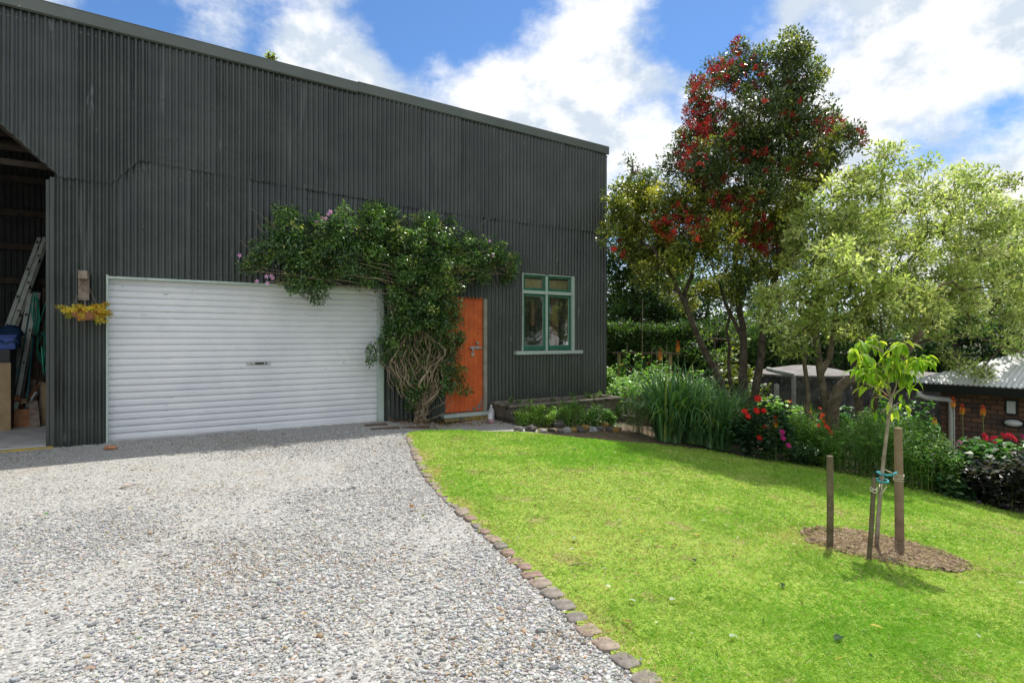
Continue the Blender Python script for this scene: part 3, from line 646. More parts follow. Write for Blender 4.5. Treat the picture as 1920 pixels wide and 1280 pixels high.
# stacked boards with the blue crate on top
cx = U(8, -2.0)
t = thing('plywood_board', 'pale pine board standing on the slab under the blue crate', 'board', WP(cx, FL, -1.85)); mb = MB(); mb.wbox(U(-30, -1.8), U(20, -1.8), FL, ZZ(10, 680, -1.8), -1.83, -1.80); mb.build('board', M['ply'], t)
t = thing('storage_cabinet', 'black cabinet behind the pine board with the blue crate on it', 'cabinet', WP(cx-.3, FL, -2.1)); ztopc = ZZ(10, 655, -1.9)
mb = MB(); mb.wbox(cx-1.2, U(20, -1.9), FL, ztopc, -2.4, -1.88); bevel(mb.build('body', M['black'], t), .01)
for k in range(3): mb = MB(); mb.wbox(cx-1.1, U(16, -1.86), FL+.06+k*.28, FL+.30+k*.28, -1.878, -1.862); bevel(mb.build('drawer', M['black'], t), .006)
t = thing('blue_crate', 'bright blue plastic crate on the black cabinet in the open bay', 'crate', WP(cx-.1, ztopc, -2.1))
mb = MB(); z0, z1 = ztopc+.002, ZZ(10, 628, -1.9); ua, ub_ = cx-.55, U(29, -1.9)
mb.wbox(ua, ub_, z0, z1, -1.92, -1.90); mb.wbox(ua, ub_, z0, z1, -2.36, -2.34); mb.wbox(ua, ua+.02, z0, z1, -2.34, -1.92); mb.wbox(ub_-.02, ub_, z0, z1, -2.34, -1.92); mb.wbox(ua, ub_, z0, z0+.02, -2.34, -1.92); mb.wbox(ua-.015, ub_+.015, z1-.03, z1, -1.90, -1.885)
bevel(mb.build('crate_body', M['blue'], t), .006)
mb = MB(); mb.wbox(ub_-.12, ub_-.02, z0+.03, z1-.04, -1.898, -1.888); mb.wbox(ua+.1, ub_-.18, z0+.03, z0+.05, -1.898, -1.888); mb.build('rib', M['blue'], t)
n = 16; g = np.linspace(0, 1, n); UU, OO = np.meshgrid(ua-.05+(ub_+.10-ua)*g, -2.4+.54*g)
Zt = z1+.03+.07*np.sin(UU*9)*np.sin(OO*8+1)+.05*rng.random(UU.shape)-.10*(OO > -1.93)-.07*(UU > ub_+.0); V = [WP(a, c, b) for a, b, c in zip(UU.ravel(), OO.ravel(), Zt.ravel())]
i, j = np.meshgrid(np.arange(n-1), np.arange(n-1)); a = (j*n+i).ravel(); to = meshobj('tarpaulin', V, np.stack([a, a+1, a+1+n, a+n], 1), M['tarp'], smooth=True); sm_ = to.modifiers.new('s', 'SOLIDIFY'); sm_.thickness = .008
tag(to, 'crumpled dark blue tarpaulin draped over the blue crate', 'tarpaulin')
# teal garden stakes leaning
for k, (xa, xb, yb, oa) in enumerate([(2, 66, 560, -2.0), (5, 50, 600, -1.95), (8, 58, 575, -2.1), (12, 48, 630, -2.05), (22, 45, 660, -2.1), (24, 60, 600, -2.15), (45, 64, 615, -2.2), (14, 40, 640, -2.0)]):
    a = floorpt(xa, oa); b = BP(xb, yb, -2.9); mb = MB(); mb.tube([a, a.lerp(b, .5)+Vector((0, 0, -.02)), b], .009, 6); o = mb.build('garden_stake', M['teal'], loc=a)
    tag(o, 'thin teal plastic garden stake leaning in the sheaf beside the blue crate', 'garden stake', 'teal stakes leaning in the bay')
for k, (xa, xb, yb, oa) in enumerate([(35, 49, 598, -2.3), (30, 56, 590, -2.4), (70, 74, 560, -2.9), (80, 82, 540, -2.9)]):
    a = floorpt(xa, oa); b = BP(xb, yb, -3.0); mb = MB(); mb.tube([a, b], .013, 6); o = mb.build('wooden_pole', M['darkwood'], loc=a)
    tag(o, 'thin dark wooden pole leaning behind the teal stakes', 'pole', 'dark poles leaning in the bay')
# dark offcut sheets behind
for k in range(6):
    xa = 34+k*9; a = floorpt(xa, -2.75-.05*k); b = BP(xa+5, 650-8*k, -3.05); mb = MB(); mb.plank(a, b, .13, .02, (WD[0], WD[1], 0)); o = mb.build('dark_board', M['darkwood'], loc=a)
    tag(o, 'dark board standing against the back wall behind the firewood box', 'board', 'dark boards against the back wall of the bay')
# ropes
def rope(pts, label):
    mb = MB(); mb.tube(pts, .006, 5); o = mb.build('green_rope', M['rope'], loc=pts[0]); tag(o, label, 'rope')
def loops(x, y, rx, ry, off, n, turns):
    out = []
    for k in range(n):
        th = 2*math.pi*turns*k/n; out.append(BP(x+rx*math.sin(th)*(1+.25*math.sin(k*1.1))+2*math.sin(k*.37), y+ry*math.cos(th)*(1+.2*math.cos(k*.7)), off+.02*math.sin(k)))
    return out
rope([BP(93, 400, -.45), BP(91, 540, -.45), BP(88, 600, -.46), BP(87, 680, -.47), BP(83, 705, -.47), BP(80, 680, -.47), BP(78, 650, -.47)], 'long green rope hanging straight down beside the shed post')
rope([BP(90, 545, -2.7)]+loops(79, 650, 10, 26, -2.7, 60, 4.5)+[BP(80, 700, -2.7)], 'tangled green rope coil hanging lowest beside the shed post')
rope([BP(88, 560, -2.6)]+loops(67, 588, 5, 34, -2.6, 50, 5), 'narrow green rope hank hanging beside the short ladder')
# firewood box and offcuts
t = thing('firewood_box', 'low reddish wooden box on the slab in front of the offcuts', 'box', floorpt(46, -2.2))
a0, a1 = U(26, -2.1), U(66, -2.1); zt2 = ZZ(46, 767, -2.1)
mb = MB(); mb.wbox(a0, a1, FL, zt2, -2.12, -2.10); mb.build('side_panel', M['redwood'], t)
mb = MB(); mb.wbox(a0, a1, FL, zt2-.02, -2.42, -2.40); mb.build('side_panel', M['redwood'], t)
mb = MB(); mb.wbox(a0, a0+.02, FL, zt2, -2.40, -2.12); mb.wbox(a1-.02, a1, FL, zt2, -2.40, -2.12); mb.build('end_panel', M['redwood'], t)
off = [(30, 746, 42, 768, -2.2, .09, .06, 'redwood'), (42, 752, 54, 752, -2.25, .10, .07, 'ply'), (40, 768, 64, 712, -2.6, .07, .03, 'oldwood'), (48, 768, 70, 722, -2.5, .06, .03, 'redwood'), (54, 768, 78, 716, -2.6, .07, .03, 'ply'), (36, 765, 60, 720, -2.7, .07, .03, 'redwood'),
       (50, 762, 68, 735, -2.3, .03, .02, 'white'), (66, 795, 62, 752, -1.95, .11, .03, 'oldwood'), (82, 792, 82, 718, -2.2, .05, .02, 'ply'), (87, 792, 88, 719, -2.25, .05, .02, 'redwood'), (76, 780, 79, 722, -2.3, .05, .02, 'oldwood'), (58, 760, 74, 728, -2.4, .06, .03, 'darkwood')]
labs = ['short square reddish block sitting on the firewood box', 'pale cut block end lying in the firewood box', 'long grey plank leaning behind the firewood box', 'reddish plank leaning between grey and pale offcuts', 'pale plank leaning furthest right above the box', 'brown plank leaning furthest left above the box',
        'thin white strip lying across the offcuts', 'mossy grey board leaning on the right end of the firewood box', 'slim pale paling standing right of the firewood box', 'slim reddish paling standing next to the shed post', 'slim grey paling standing behind the mossy board', 'dark offcut poking out over the firewood box']
for (x0, y0, x1, y1, oo, w_, t_, mm), lb in zip(off, labs):
    a = BP(x0, y0, oo); b = BP(x1, y1, oo-.25); 
    if y0 > 775: a.z = FL
    mb = MB(); mb.plank(a, b, w_, t_, (WD[0], WD[1], 0)); o = mb.build('timber_offcut', M[mm], loc=a); tag(o, lb, 'timber offcut', 'offcuts in and around the firewood box')
#@@PART3
def vnoise(X, Y, sc, seed=0, octv=4):
    r = np.random.default_rng(seed); out = 0; amp = 1; tot = 0
    for o in range(octv):
        for k in range(5):
            th = r.random()*6.283; f = sc*(2**o)*(.7+.6*r.random()); ph = r.random()*6.283
            out = out+amp*np.sin(f*(X*math.cos(th)+Y*math.sin(th))+ph+1.3*np.sin(f*.6*(X*math.sin(th)-Y*math.cos(th))+ph*2)); 
        tot += amp*2.2; amp *= .55
    return out/tot
# ------------------------------------------------------------------ ground sheets
edgepx = [(764, 819), (772, 838), (784, 866), (800, 893), (818, 916), (840, 938), (866, 962), (893, 987), (922, 1012), (951, 1040), (984, 1070), (1010, 1096), (1034, 1119), (1066, 1150), (1100, 1184), (1140, 1219), (1180, 1252), (1222, 1290)]
EDGE = [gp(x, y) for x, y in edgepx]
d_ = (EDGE[-1]-EDGE[-3]).normalized(); EDGEX = [EDGE[-1]+d_*k for k in (.5, 1.2, 2.2, 3.5)]
toppx = [(768, 812), (800, 809), (860, 809), (930, 811), (985, 812), (1045, 818), (1100, 825), (1160, 829), (1215, 832), (1270, 838), (1330, 845), (1400, 858), (1460, 866), (1520, 874), (1580, 884), (1640, 895), (1700, 907), (1760, 921), (1820, 937), (1870, 951), (1920, 966)]
TOP = [gp(x, y) for x, y in toppx]
d_ = (TOP[-1]-TOP[-2]).normalized(); TOPX = [TOP[-1]+Vector((.9, -.35, 0)), TOP[-1]+Vector((2.2, -1.2, 0)), TOP[-1]+Vector((3, -3, 0)), Vector((9, 0, 0)), Vector((8, -3, 0))]
LAWN = [(p.x, p.y) for p in TOP]+[(p.x, p.y) for p in TOPX]+[(p.x, p.y) for p in reversed(EDGEX)]+[(p.x, p.y) for p in reversed(EDGE)]
wl = lambda u, o: (WP(u, 0, o)[0], WP(u, 0, o)[1])
GRAV = [wl(uo-3, -.02), wl(uRL-.2, .02), wl(uJR, .02), wl(uDL, .02), wl(uDJ+.05, .1)]+[(gp(x, y).x, gp(x, y).y) for x, y in ((955, 793), (1010, 806), (985, 815))]+[(p.x, p.y) for p in TOP[3::-1]]+[(p.x+.03, p.y) for p in EDGE]+[(p.x, p.y) for p in EDGEX]+[(2, -4), (-14, -4), (-16, 2)]
# one sheet to the horizon
V = []; rs = [0, 1.5, 3, 5, 7, 9, 11, 13, 15, 18, 22, 28, 36, 50, 80, 140, 260, 500, 1000, 2200]; seg = 72
M['ground'] = mat('garden_soil', (.055, .040, .028), .95, col2=(.11, .085, .058), vscale=2.5, bump=.8, bscale=18, spots=[(1.4, .56, (.05, .075, .025), (1, 1, 1)), (30, .66, (.20, .16, .12), (1, 1, 1))])
for r in rs[1:]:
    for k in range(seg):
        a = 2*math.pi*k/seg; x, y = 2+r*math.cos(a), 8+r*math.sin(a); V.append((x, y, float(hgt(x, y))-.02))
V.append((2, 8, float(hgt(2, 8))-.02)); Fc = []
for i in range(len(rs)-2):
    for k in range(seg): a = i*seg+k; b = i*seg+(k+1) % seg; Fc.append((a, b, b+seg, a+seg))
for k in range(seg): Fc.append((len(V)-1, k, (k+1) % seg))
struct(meshobj('ground', V, Fc, M['ground'], smooth=True))
# finer soil relief near the beds
mulch = [(gp(x, y).x, gp(x, y).y) for x, y in ((930, 806), (1000, 803), (1080, 800), (1160, 798), (1220, 796), (1260, 810), (1300, 850), (1200, 850), (1080, 840), (960, 826))]
M['mulch'] = mat('mulch', (.085, .058, .036), .95, col2=(.17, .12, .075), vscale=5, bump=1, bscale=50, spots=[(3, .58, (.09, .09, .02), (1, 1, 1)), (45, .66, (.34, .27, .2), (1, 1, 1))])
struct(grid_sheet('soil_path', mulch, .05, -.005, M['mulch'], .004))
# gravel
gm = bpy.data.materials.new('gravel_ground'); gm.use_nodes = True; t = gm.node_tree; b = t.nodes['Principled BSDF']; b.inputs['Roughness'].default_value = .9; b.inputs['Specular IOR Level'].default_value = .2
tcn = t.nodes.new('ShaderNodeTexCoord')
def vor(sc, feat='F1'):
    v = t.nodes.new('ShaderNodeTexVoronoi'); v.inputs['Scale'].default_value = sc; v.feature = feat; t.links.new(tcn.outputs['Object'], v.inputs['Vector']); return v
va = vor(85); vb = vor(38)
ra = t.nodes.new('ShaderNodeValToRGB'); e = ra.color_ramp.elements; e[0].position = 0; e[0].color = (.16, .158, .15, 1); e[1].position = 1; e[1].color = (.50, .495, .48, 1)
x_ = e.new(.35); x_.color = (.30, .295, .28, 1); x_ = e.new(.7); x_.color = (.40, .395, .38, 1)
spc = t.nodes.new('ShaderNodeSeparateColor'); t.links.new(va.outputs['Color'], spc.inputs[0]); t.links.new(spc.outputs[0], ra.inputs[0])
big = t.nodes.new('ShaderNodeTexNoise'); big.inputs['Scale'].default_value = 1.1; big.inputs['Detail'].default_value = 7; big.inputs['Roughness'].default_value = .7; t.links.new(tcn.outputs['Object'], big.inputs['Vector'])
br = t.nodes.new('ShaderNodeMapRange'); br.inputs[1].default_value = .54; br.inputs[2].default_value = .70; t.links.new(big.outputs[0], br.inputs[0]); 
bmx = t.nodes.new('ShaderNodeMix'); bmx.data_type = 'RGBA'; ms_ = t.nodes.new('ShaderNodeMath'); ms_.operation = 'MULTIPLY'; ms_.inputs[1].default_value = .38; t.links.new(br.outputs[0], ms_.inputs[0]); t.links.new(ms_.outputs[0], bmx.inputs[0]); t.links.new(ra.outputs[0], bmx.inputs[6]); bmx.inputs[7].default_value = (.33, .24, .15, 1)
t.links.new(bmx.outputs[2], b.inputs['Base Color'])
bp = t.nodes.new('ShaderNodeBump'); bp.inputs['Strength'].default_value = .9; bp.inputs['Distance'].default_value = .006; bp.invert = True; t.links.new(va.outputs['Distance'], bp.inputs['Height']); t.links.new(bp.outputs[0], b.inputs['Normal'])
struct(grid_sheet('gravel_drive', GRAV, .08, 0, gm))
ico = None
def icosphere(sub):
    import bmesh
    bm = bmesh.new(); bmesh.ops.create_icosphere(bm, subdivisions=sub, radius=1); v = np.array([q.co[:] for q in bm.verts]); f = np.array([[w.index for w in q.verts] for q in bm.faces]); bm.free(); return v, f
I1 = icosphere(1); I2 = icosphere(2)
def stones(P, size, cols, base, flat=(.35, .7), sink=.3, ang=.18):
    v, f = base; n = len(P); k = len(v)
    sh = 1+rng.normal(0, ang, (n, k, 1)) if k < 20 else 1+np.stack([np.sin(v@rng.normal(size=(3,))*2.2+rng.random()*6)*ang*1.1 for _ in range(24)])[rng.integers(0, 24, n)][..., None]
    q = v[None]*sh; q = np.sign(q)*np.abs(q)**.72
    sc = np.stack([size*(.9+.5*rng.random(n)), size*(.6+.3*rng.random(n)), size*(flat[0]+(flat[1]-flat[0])*rng.random(n))], 1)
    q = q*sc[:, None]; a = rng.random(n)*6.283; tl = rng.normal(0, .22, n)
    c, s = np.cos(tl)[:, None], np.sin(tl)[:, None]; y, z = q[..., 1]*c-q[..., 2]*s, q[..., 1]*s+q[..., 2]*c; q = np.stack([q[..., 0], y, z], -1)
    c, s = np.cos(a)[:, None], np.sin(a)[:, None]; x, y = q[..., 0]*c-q[..., 1]*s, q[..., 0]*s+q[..., 1]*c; q = np.stack([x, y, q[..., 2]], -1)
    q = q+P[:, None]; q[..., 2] += (sc[:, 2]*(1-sink*1.6))[:, None]
    F_ = (f[None]+(np.arange(n)*k)[:, None, None]).reshape(-1, 3); return q.reshape(-1, 3), F_, np.repeat(cols, k, 0)
gpoly = GRAV
def gsample(n, x0, x1, y0, y1):
    X = rng.uniform(x0, x1, n); Y = rng.uniform(y0, y1, n); k = inpoly(X, Y, gpoly) & (np.abs(X) < Y*1.02+1.2); return X[k], Y[k]
GC = [(.43, .425, .415), (.36, .36, .355), (.27, .273, .275), (.51, .505, .49), (.165, .17, .175), (.41, .37, .32), (.32, .34, .355), (.34, .25, .175)]; GW = [.24, .24, .14, .13, .06, .09, .07, .03]
parts = []
def cover(X, Y):  # how thickly loose stones lie: compacted wheel track at the upper left
    c = .62+.55*vnoise(X, Y, 1.1, 3, 3)
    c = c-.8*np.exp(-(((X+3.4)/2.3)**2+((Y-5.6)/1.2)**2))-.35*np.exp(-((X+.9-.12*Y)/.28)**2)-.30*np.exp(-((X+2.6-.1*Y)/.3)**2)-.5*np.exp(-(((X+3.0)/1.3)**2+((Y-2.4)/.45)**2)); return np.clip(c, .06, 1)
for (y0, y1, dens, s0, s1, base) in ((1.6, 3.6, 9500, .0042, .0118, I2), (3.6, 5.2, 7000, .0042, .0115, I1), (5.2, 8.6, 3600, .0048, .0105, I1)):
    x0, x1 = -9, 1.4; n = int((x1-x0)*(y1-y0)*dens); X, Y = gsample(n, x0, x1, y0, y1)
    k = rng.random(len(X)) < cover(X, Y)*np.where(Y > 5.2, .75, 1); X, Y = X[k], Y[k]; n = len(X)
    size = s0+(s1-s0)*rng.random(n)**2.6+(rng.random(n) < .02)*.007
    Pz = np.stack([X, Y, hgt(X, Y)+.0], 1); parts.append(stones(Pz, size, vary(GC, n, .10, GW), base))
    n3 = int(n*.5); i = rng.integers(0, n, n3); Xs = X[i]+rng.normal(0, .03, n3); Ys = Y[i]+rng.normal(0, .03, n3); kk = inpoly(Xs, Ys, gpoly); Xs, Ys = Xs[kk], Ys[kk]
    parts.append(stones(np.stack([Xs, Ys, hgt(Xs, Ys)], 1), .003+.0035*rng.random(len(Xs)), vary(GC, len(Xs), .12, GW), I1))
g = join(parts); o = meshobj('gravel', g[0], g[1], M['pebble'], cols=g[2], smooth=False); o['kind'] = 'stuff'; tag(o, 'loose pale grey river gravel covering the drive', 'gravel')
# brown mossy litter caught in the gravel
X, Y = gsample(60000, -6, 1.2, 1.8, 8); k = rng.random(len(X)) < np.clip(.05+.7*(vnoise(X, Y, 2.6, 11, 4)-.20), .05, 1)+.9*np.exp(-(((X+1.6)/.55)**2+((Y-3.4)/.40)**2))+.3*np.exp(-(((X-.05)/.35)**2+((Y-3.3)/1.2)**2)); X, Y = X[k], Y[k]; n = len(X)
lt = leafgeo(np.stack([X, Y, hgt(X, Y)+.012+.010*rng.random(n)], 1), np.stack([rng.normal(size=n), rng.normal(size=n), rng.normal(0, .25, n)], 1), np.tile([0, 0, 1.], (n, 1))+rng.normal(0, .3, (n, 3)), .012+.016*rng.random(n), .004+.005*rng.random(n), vary([(.22, .10, .045), (.30, .17, .08), (.42, .28, .15), (.14, .09, .04), (.25, .2, .04)], n, .2))
o = leafobj('leaf_litter', lt, M['leafthin'], None); o['kind'] = 'stuff'; tag(o, 'small brown leaf and moss litter scattered through the gravel', 'litter')
# ------------------------------------------------------------------ lawn
M['turf'] = mat('turf', (.20, .32, .03), .95, col2=(.30, .38, .06), vscale=2.2, bump=1, bscale=90, spots=[(3.2, .60, (.30, .27, .10), (1, 1, 1)), (60, .6, (.10, .17, .02), (1, 1, 1))])
struct(grid_sheet('lawn', LAWN, .06, .012, M['turf'], .002))
bare_c = gp(1655, 1030); BCX, BCY = bare_c.x, bare_c.y; BRX, BRY = .56, .39
def bare(X, Y):   # worn soil ring round the young tree
    dx = X-BCX; dy = Y-BCY; th = np.arctan2(dy, dx); r = np.sqrt((dx/BRX)**2+(dy/BRY)**2)*(1+.13*np.sin(3*th+1)+.08*np.sin(7*th)+.05*np.sin(13*th)+.04*np.sin(23*th)); return r
EA = np.array([[p.x, p.y] for p in EDGE+EDGEX])
def dist_edge(X, Y):
    d = np.full(len(X), 9.); 
    for a, b in zip(EA[:-1], EA[1:]):
        ab = b-a; t_ = np.clip(((X-a[0])*ab[0]+(Y-a[1])*ab[1])/(ab@ab), 0, 1); d = np.minimum(d, np.hypot(X-a[0]-ab[0]*t_, Y-a[1]-ab[1]*t_))
    return d
def grassband(y0, y1, dens, L0, W0):
    x0, x1 = -1.7, 9; n = int((x1-x0)*(y1-y0)*dens); X = rng.uniform(x0, x1, n); Y = rng.uniform(y0, y1, n)
    k = inpoly(X, Y, LAWN) & (X < Y*.95+2.4); X, Y = X[k], Y[k]; br = bare(X, Y); de = dist_edge(X, Y)
    k = (rng.random(len(X)) < np.clip((br-.58)/.60, .03, 1)) & (rng.random(len(X)) < np.clip(de/.05, .45, 1)); X, Y, br, de = X[k], Y[k], br[k], de[k]; n = len(X)
    dry = np.clip(1.5-br, 0, 1)*.8+np.clip(.24-de, 0, .22)*4.6*np.clip(.55+.9*vnoise(X, Y, 5, 21, 2), .1, 1.4)+.45*np.exp(-(((X-BCX+.55)/.5)**2+((Y-BCY+.05)/.4)**2))
    pn = vnoise(X, Y, 1.6, 5, 4); ps = vnoise(X*1.0, Y, 7, 8, 3); dry = np.clip(dry+.42*np.clip(pn, 0, 1)+.18*np.clip(ps, 0, 1), 0, .85)
    C = vary([(.235, .43, .05), (.30, .49, .065), (.38, .53, .10), (.165, .34, .04), (.52, .58, .26)], n, .10, [.3, .3, .2, .15, .05])
    lush = np.clip(-pn*1.5-.05, 0, 1)[:, None]; C = C*(1-lush*.6)+np.array([.17, .42, .03])*lush*.6
    dr = (rng.random(n) < dry); C[dr] = vary([(.56, .48, .22), (.44, .42, .15), (.62, .54, .30), (.38, .26, .13)], dr.sum(), .12)
    C = C*(1+.13*ps[:, None])
    a = rng.random(n)*6.283; lean = .4+.9*rng.random(n); D = np.stack([np.cos(a)*lean, np.sin(a)*lean, np.ones(n)*.6], 1); Ln = L0*(.5+.8*rng.random(n))*(1+.45*np.clip(-pn, -.5, 1))
    b_ = rng.random(n)*6.283; Nn = np.stack([np.cos(b_), np.sin(b_), .3+0*b_], 1); P = np.stack([X, Y, hgt(X, Y)+.008], 1)
    D = unit(D); Sd = unit(np.cross(D, Nn)); Wd = (W0*(.7+.6*rng.random(n)))[:, None]; Ln = Ln[:, None]
    bend = np.stack([np.cos(a), np.sin(a), -0.6+0*a], 1)*Ln*.22
    v = np.stack([P-Sd*Wd*.5, P+Sd*Wd*.5, P+D*Ln*.55+Sd*Wd*.42, P+D*Ln*.55-Sd*Wd*.42, P+D*Ln+bend], 1)
    f = np.array([[0, 1, 2], [0, 2, 3], [3, 2, 4]]); return v.reshape(-1, 3), (f[None]+(np.arange(n)*5)[:, None, None]).reshape(-1, 3), np.repeat(C, 5, 0)
g = join([grassband(1.7, 3.2, 14500, .034, .0032), grassband(3.2, 5.0, 9000, .034, .0042), grassband(5.0, 7.4, 5200, .036, .006), grassband(7.4, 10.5, 3400, .038, .008)])
o = meshobj('grass', g[0], g[1], M['blade'], cols=g[2]); o['kind'] = 'stuff'; tag(o, 'short bright green mown lawn grass', 'grass')
# soil and clods round the young tree
bp_ = [(BCX+BRX*math.cos(a)*.96/(1+.13*math.sin(3*a+1)+.08*math.sin(7*a)), BCY+BRY*math.sin(a)*.96/(1+.13*math.sin(3*a+1)+.08*math.sin(7*a))) for a in np.linspace(0, 2*math.pi, 40)[:-1]]
M['bare'] = mat('bare_soil', (.13, .09, .06), .95, col2=(.26, .19, .125), vscale=9, bump=1, bscale=60, spots=[(14, .64, (.08, .055, .035), (1, 1, 1)), (60, .64, (.42, .36, .26), (1, 1, 1))])
struct(grid_sheet('bare_soil', bp_, .03, .022, M['bare'], .007))
n = 3200; a = rng.random(n)*6.283; r = rng.random(n)**.55*1.12; X = BCX+r*np.cos(a)*BRX; Y = BCY+BRY*r*np.sin(a)
q = stones(np.stack([X, Y, hgt(X, Y)+.018], 1), .004+.014*rng.random(n)**2.5, vary([(.20, .14, .09), (.12, .08, .055), (.32, .24, .16)], n, .15), I1, ang=.3)
m_ = 5000; a = rng.random(m_)*6.283; r = rng.random(m_)**.6*1.08; X = BCX+r*np.cos(a)*BRX; Y = BCY+BRY*r*np.sin(a)
o = meshobj('soil_clods', q[0], q[1], M['rock'], cols=q[2]); o['kind'] = 'stuff'; tag(o, 'crumbled brown soil clods around the staked young tree', 'soil')
lt = leafgeo(np.stack([X, Y, hgt(X, Y)+.026+.01*rng.random(m_)], 1), np.stack([rng.normal(size=m_), rng.normal(size=m_), rng.normal(0, .3, m_)], 1), np.tile([0, 0, 1.], (m_, 1)), .02+.02*rng.random(m_), .004, vary([(.42, .34, .22), (.3, .22, .13), (.5, .44, .32), (.2, .14, .09)], m_, .15))
o = leafobj('dry_clippings', lt, M['leafthin'], None); o['kind'] = 'stuff'; tag(o, 'dry straw clippings lying on the bare soil of the young tree', 'clippings')
# ------------------------------------------------------------------ edging stones
def rockobj(name, c, sx, sy, sz, rz, col, seed, sub=3, label=None, cat='stone', group=None, blocky=.6, mt=None, amp=.07):
    v, f = icosphere(sub); r = np.random.default_rng(seed); v = np.sign(v)*np.abs(v)**blocky
    nz = sum(np.sin(v@r.normal(size=3)*(2.5*k)+r.random()*6)[:, None]*(amp/k) for k in (1, 2, 3, 4)); v = v*(1+nz)
    v = v*np.array([sx, sy, sz]); ca, sa = math.cos(rz), math.sin(rz); v = np.stack([v[:, 0]*ca-v[:, 1]*sa, v[:, 0]*sa+v[:, 1]*ca, v[:, 2]], 1)
    cc = np.tile(np.array(col), (len(v), 1)); o = meshobj(name, v+np.array(c), f, mt or M['rock'], cols=cc, smooth=True, loc=c); return tag(o, label, cat, group)
E = EDGE+EDGEX[:1]; acc = 0; pts = []
L_ = [(E[i+1]-E[i]).length for i in range(len(E)-1)]; tot = sum(L_); s = .0; k = 0
def along(s):
    i = 0
    while i < len(L_)-1 and s > L_[i]: s -= L_[i]; i += 1
    return E[i].lerp(E[i+1], min(1, s/L_[i])), (E[i+1]-E[i]).normalized()
s = .06
while s < tot:
    w_ = random.uniform(.10, .15) if tot-s < 2.2 else random.uniform(.12, .20); p, d = along(s+w_/2); rz = math.atan2(d.y, d.x)
    col = random.choice([(.25, .205, .17), (.21, .185, .16), (.27, .215, .175), (.19, .17, .155), (.24, .17, .14)])
    near = tot-s
    if near < .55: lab = 'large grey-brown edging stone at the bottom edge of the photo between gravel and lawn'
    elif near < 1.6: lab = 'broad flat grey edging stone in the near stretch of the lawn border'
    elif near < 3.4: lab = 'brown edging stone in the middle stretch of the border, half sunk between gravel and lawn'
    else: lab = 'small brown edging stone at the far stretch of the border near the shed'
    sd = .052 if near < 2 else .045
    rockobj('edging_stone', (p.x+.01, p.y, float(hgt(p.x, p.y))+.004), w_/2*random.uniform(.86, .99), sd*random.uniform(.75, 1.2), .015*random.uniform(.5, 1.4), rz+random.uniform(-.12, .12), col, 100+k, 3, lab, 'stone', 'stones edging the lawn', .5)
    s += w_+random.uniform(.002, .012); k += 1
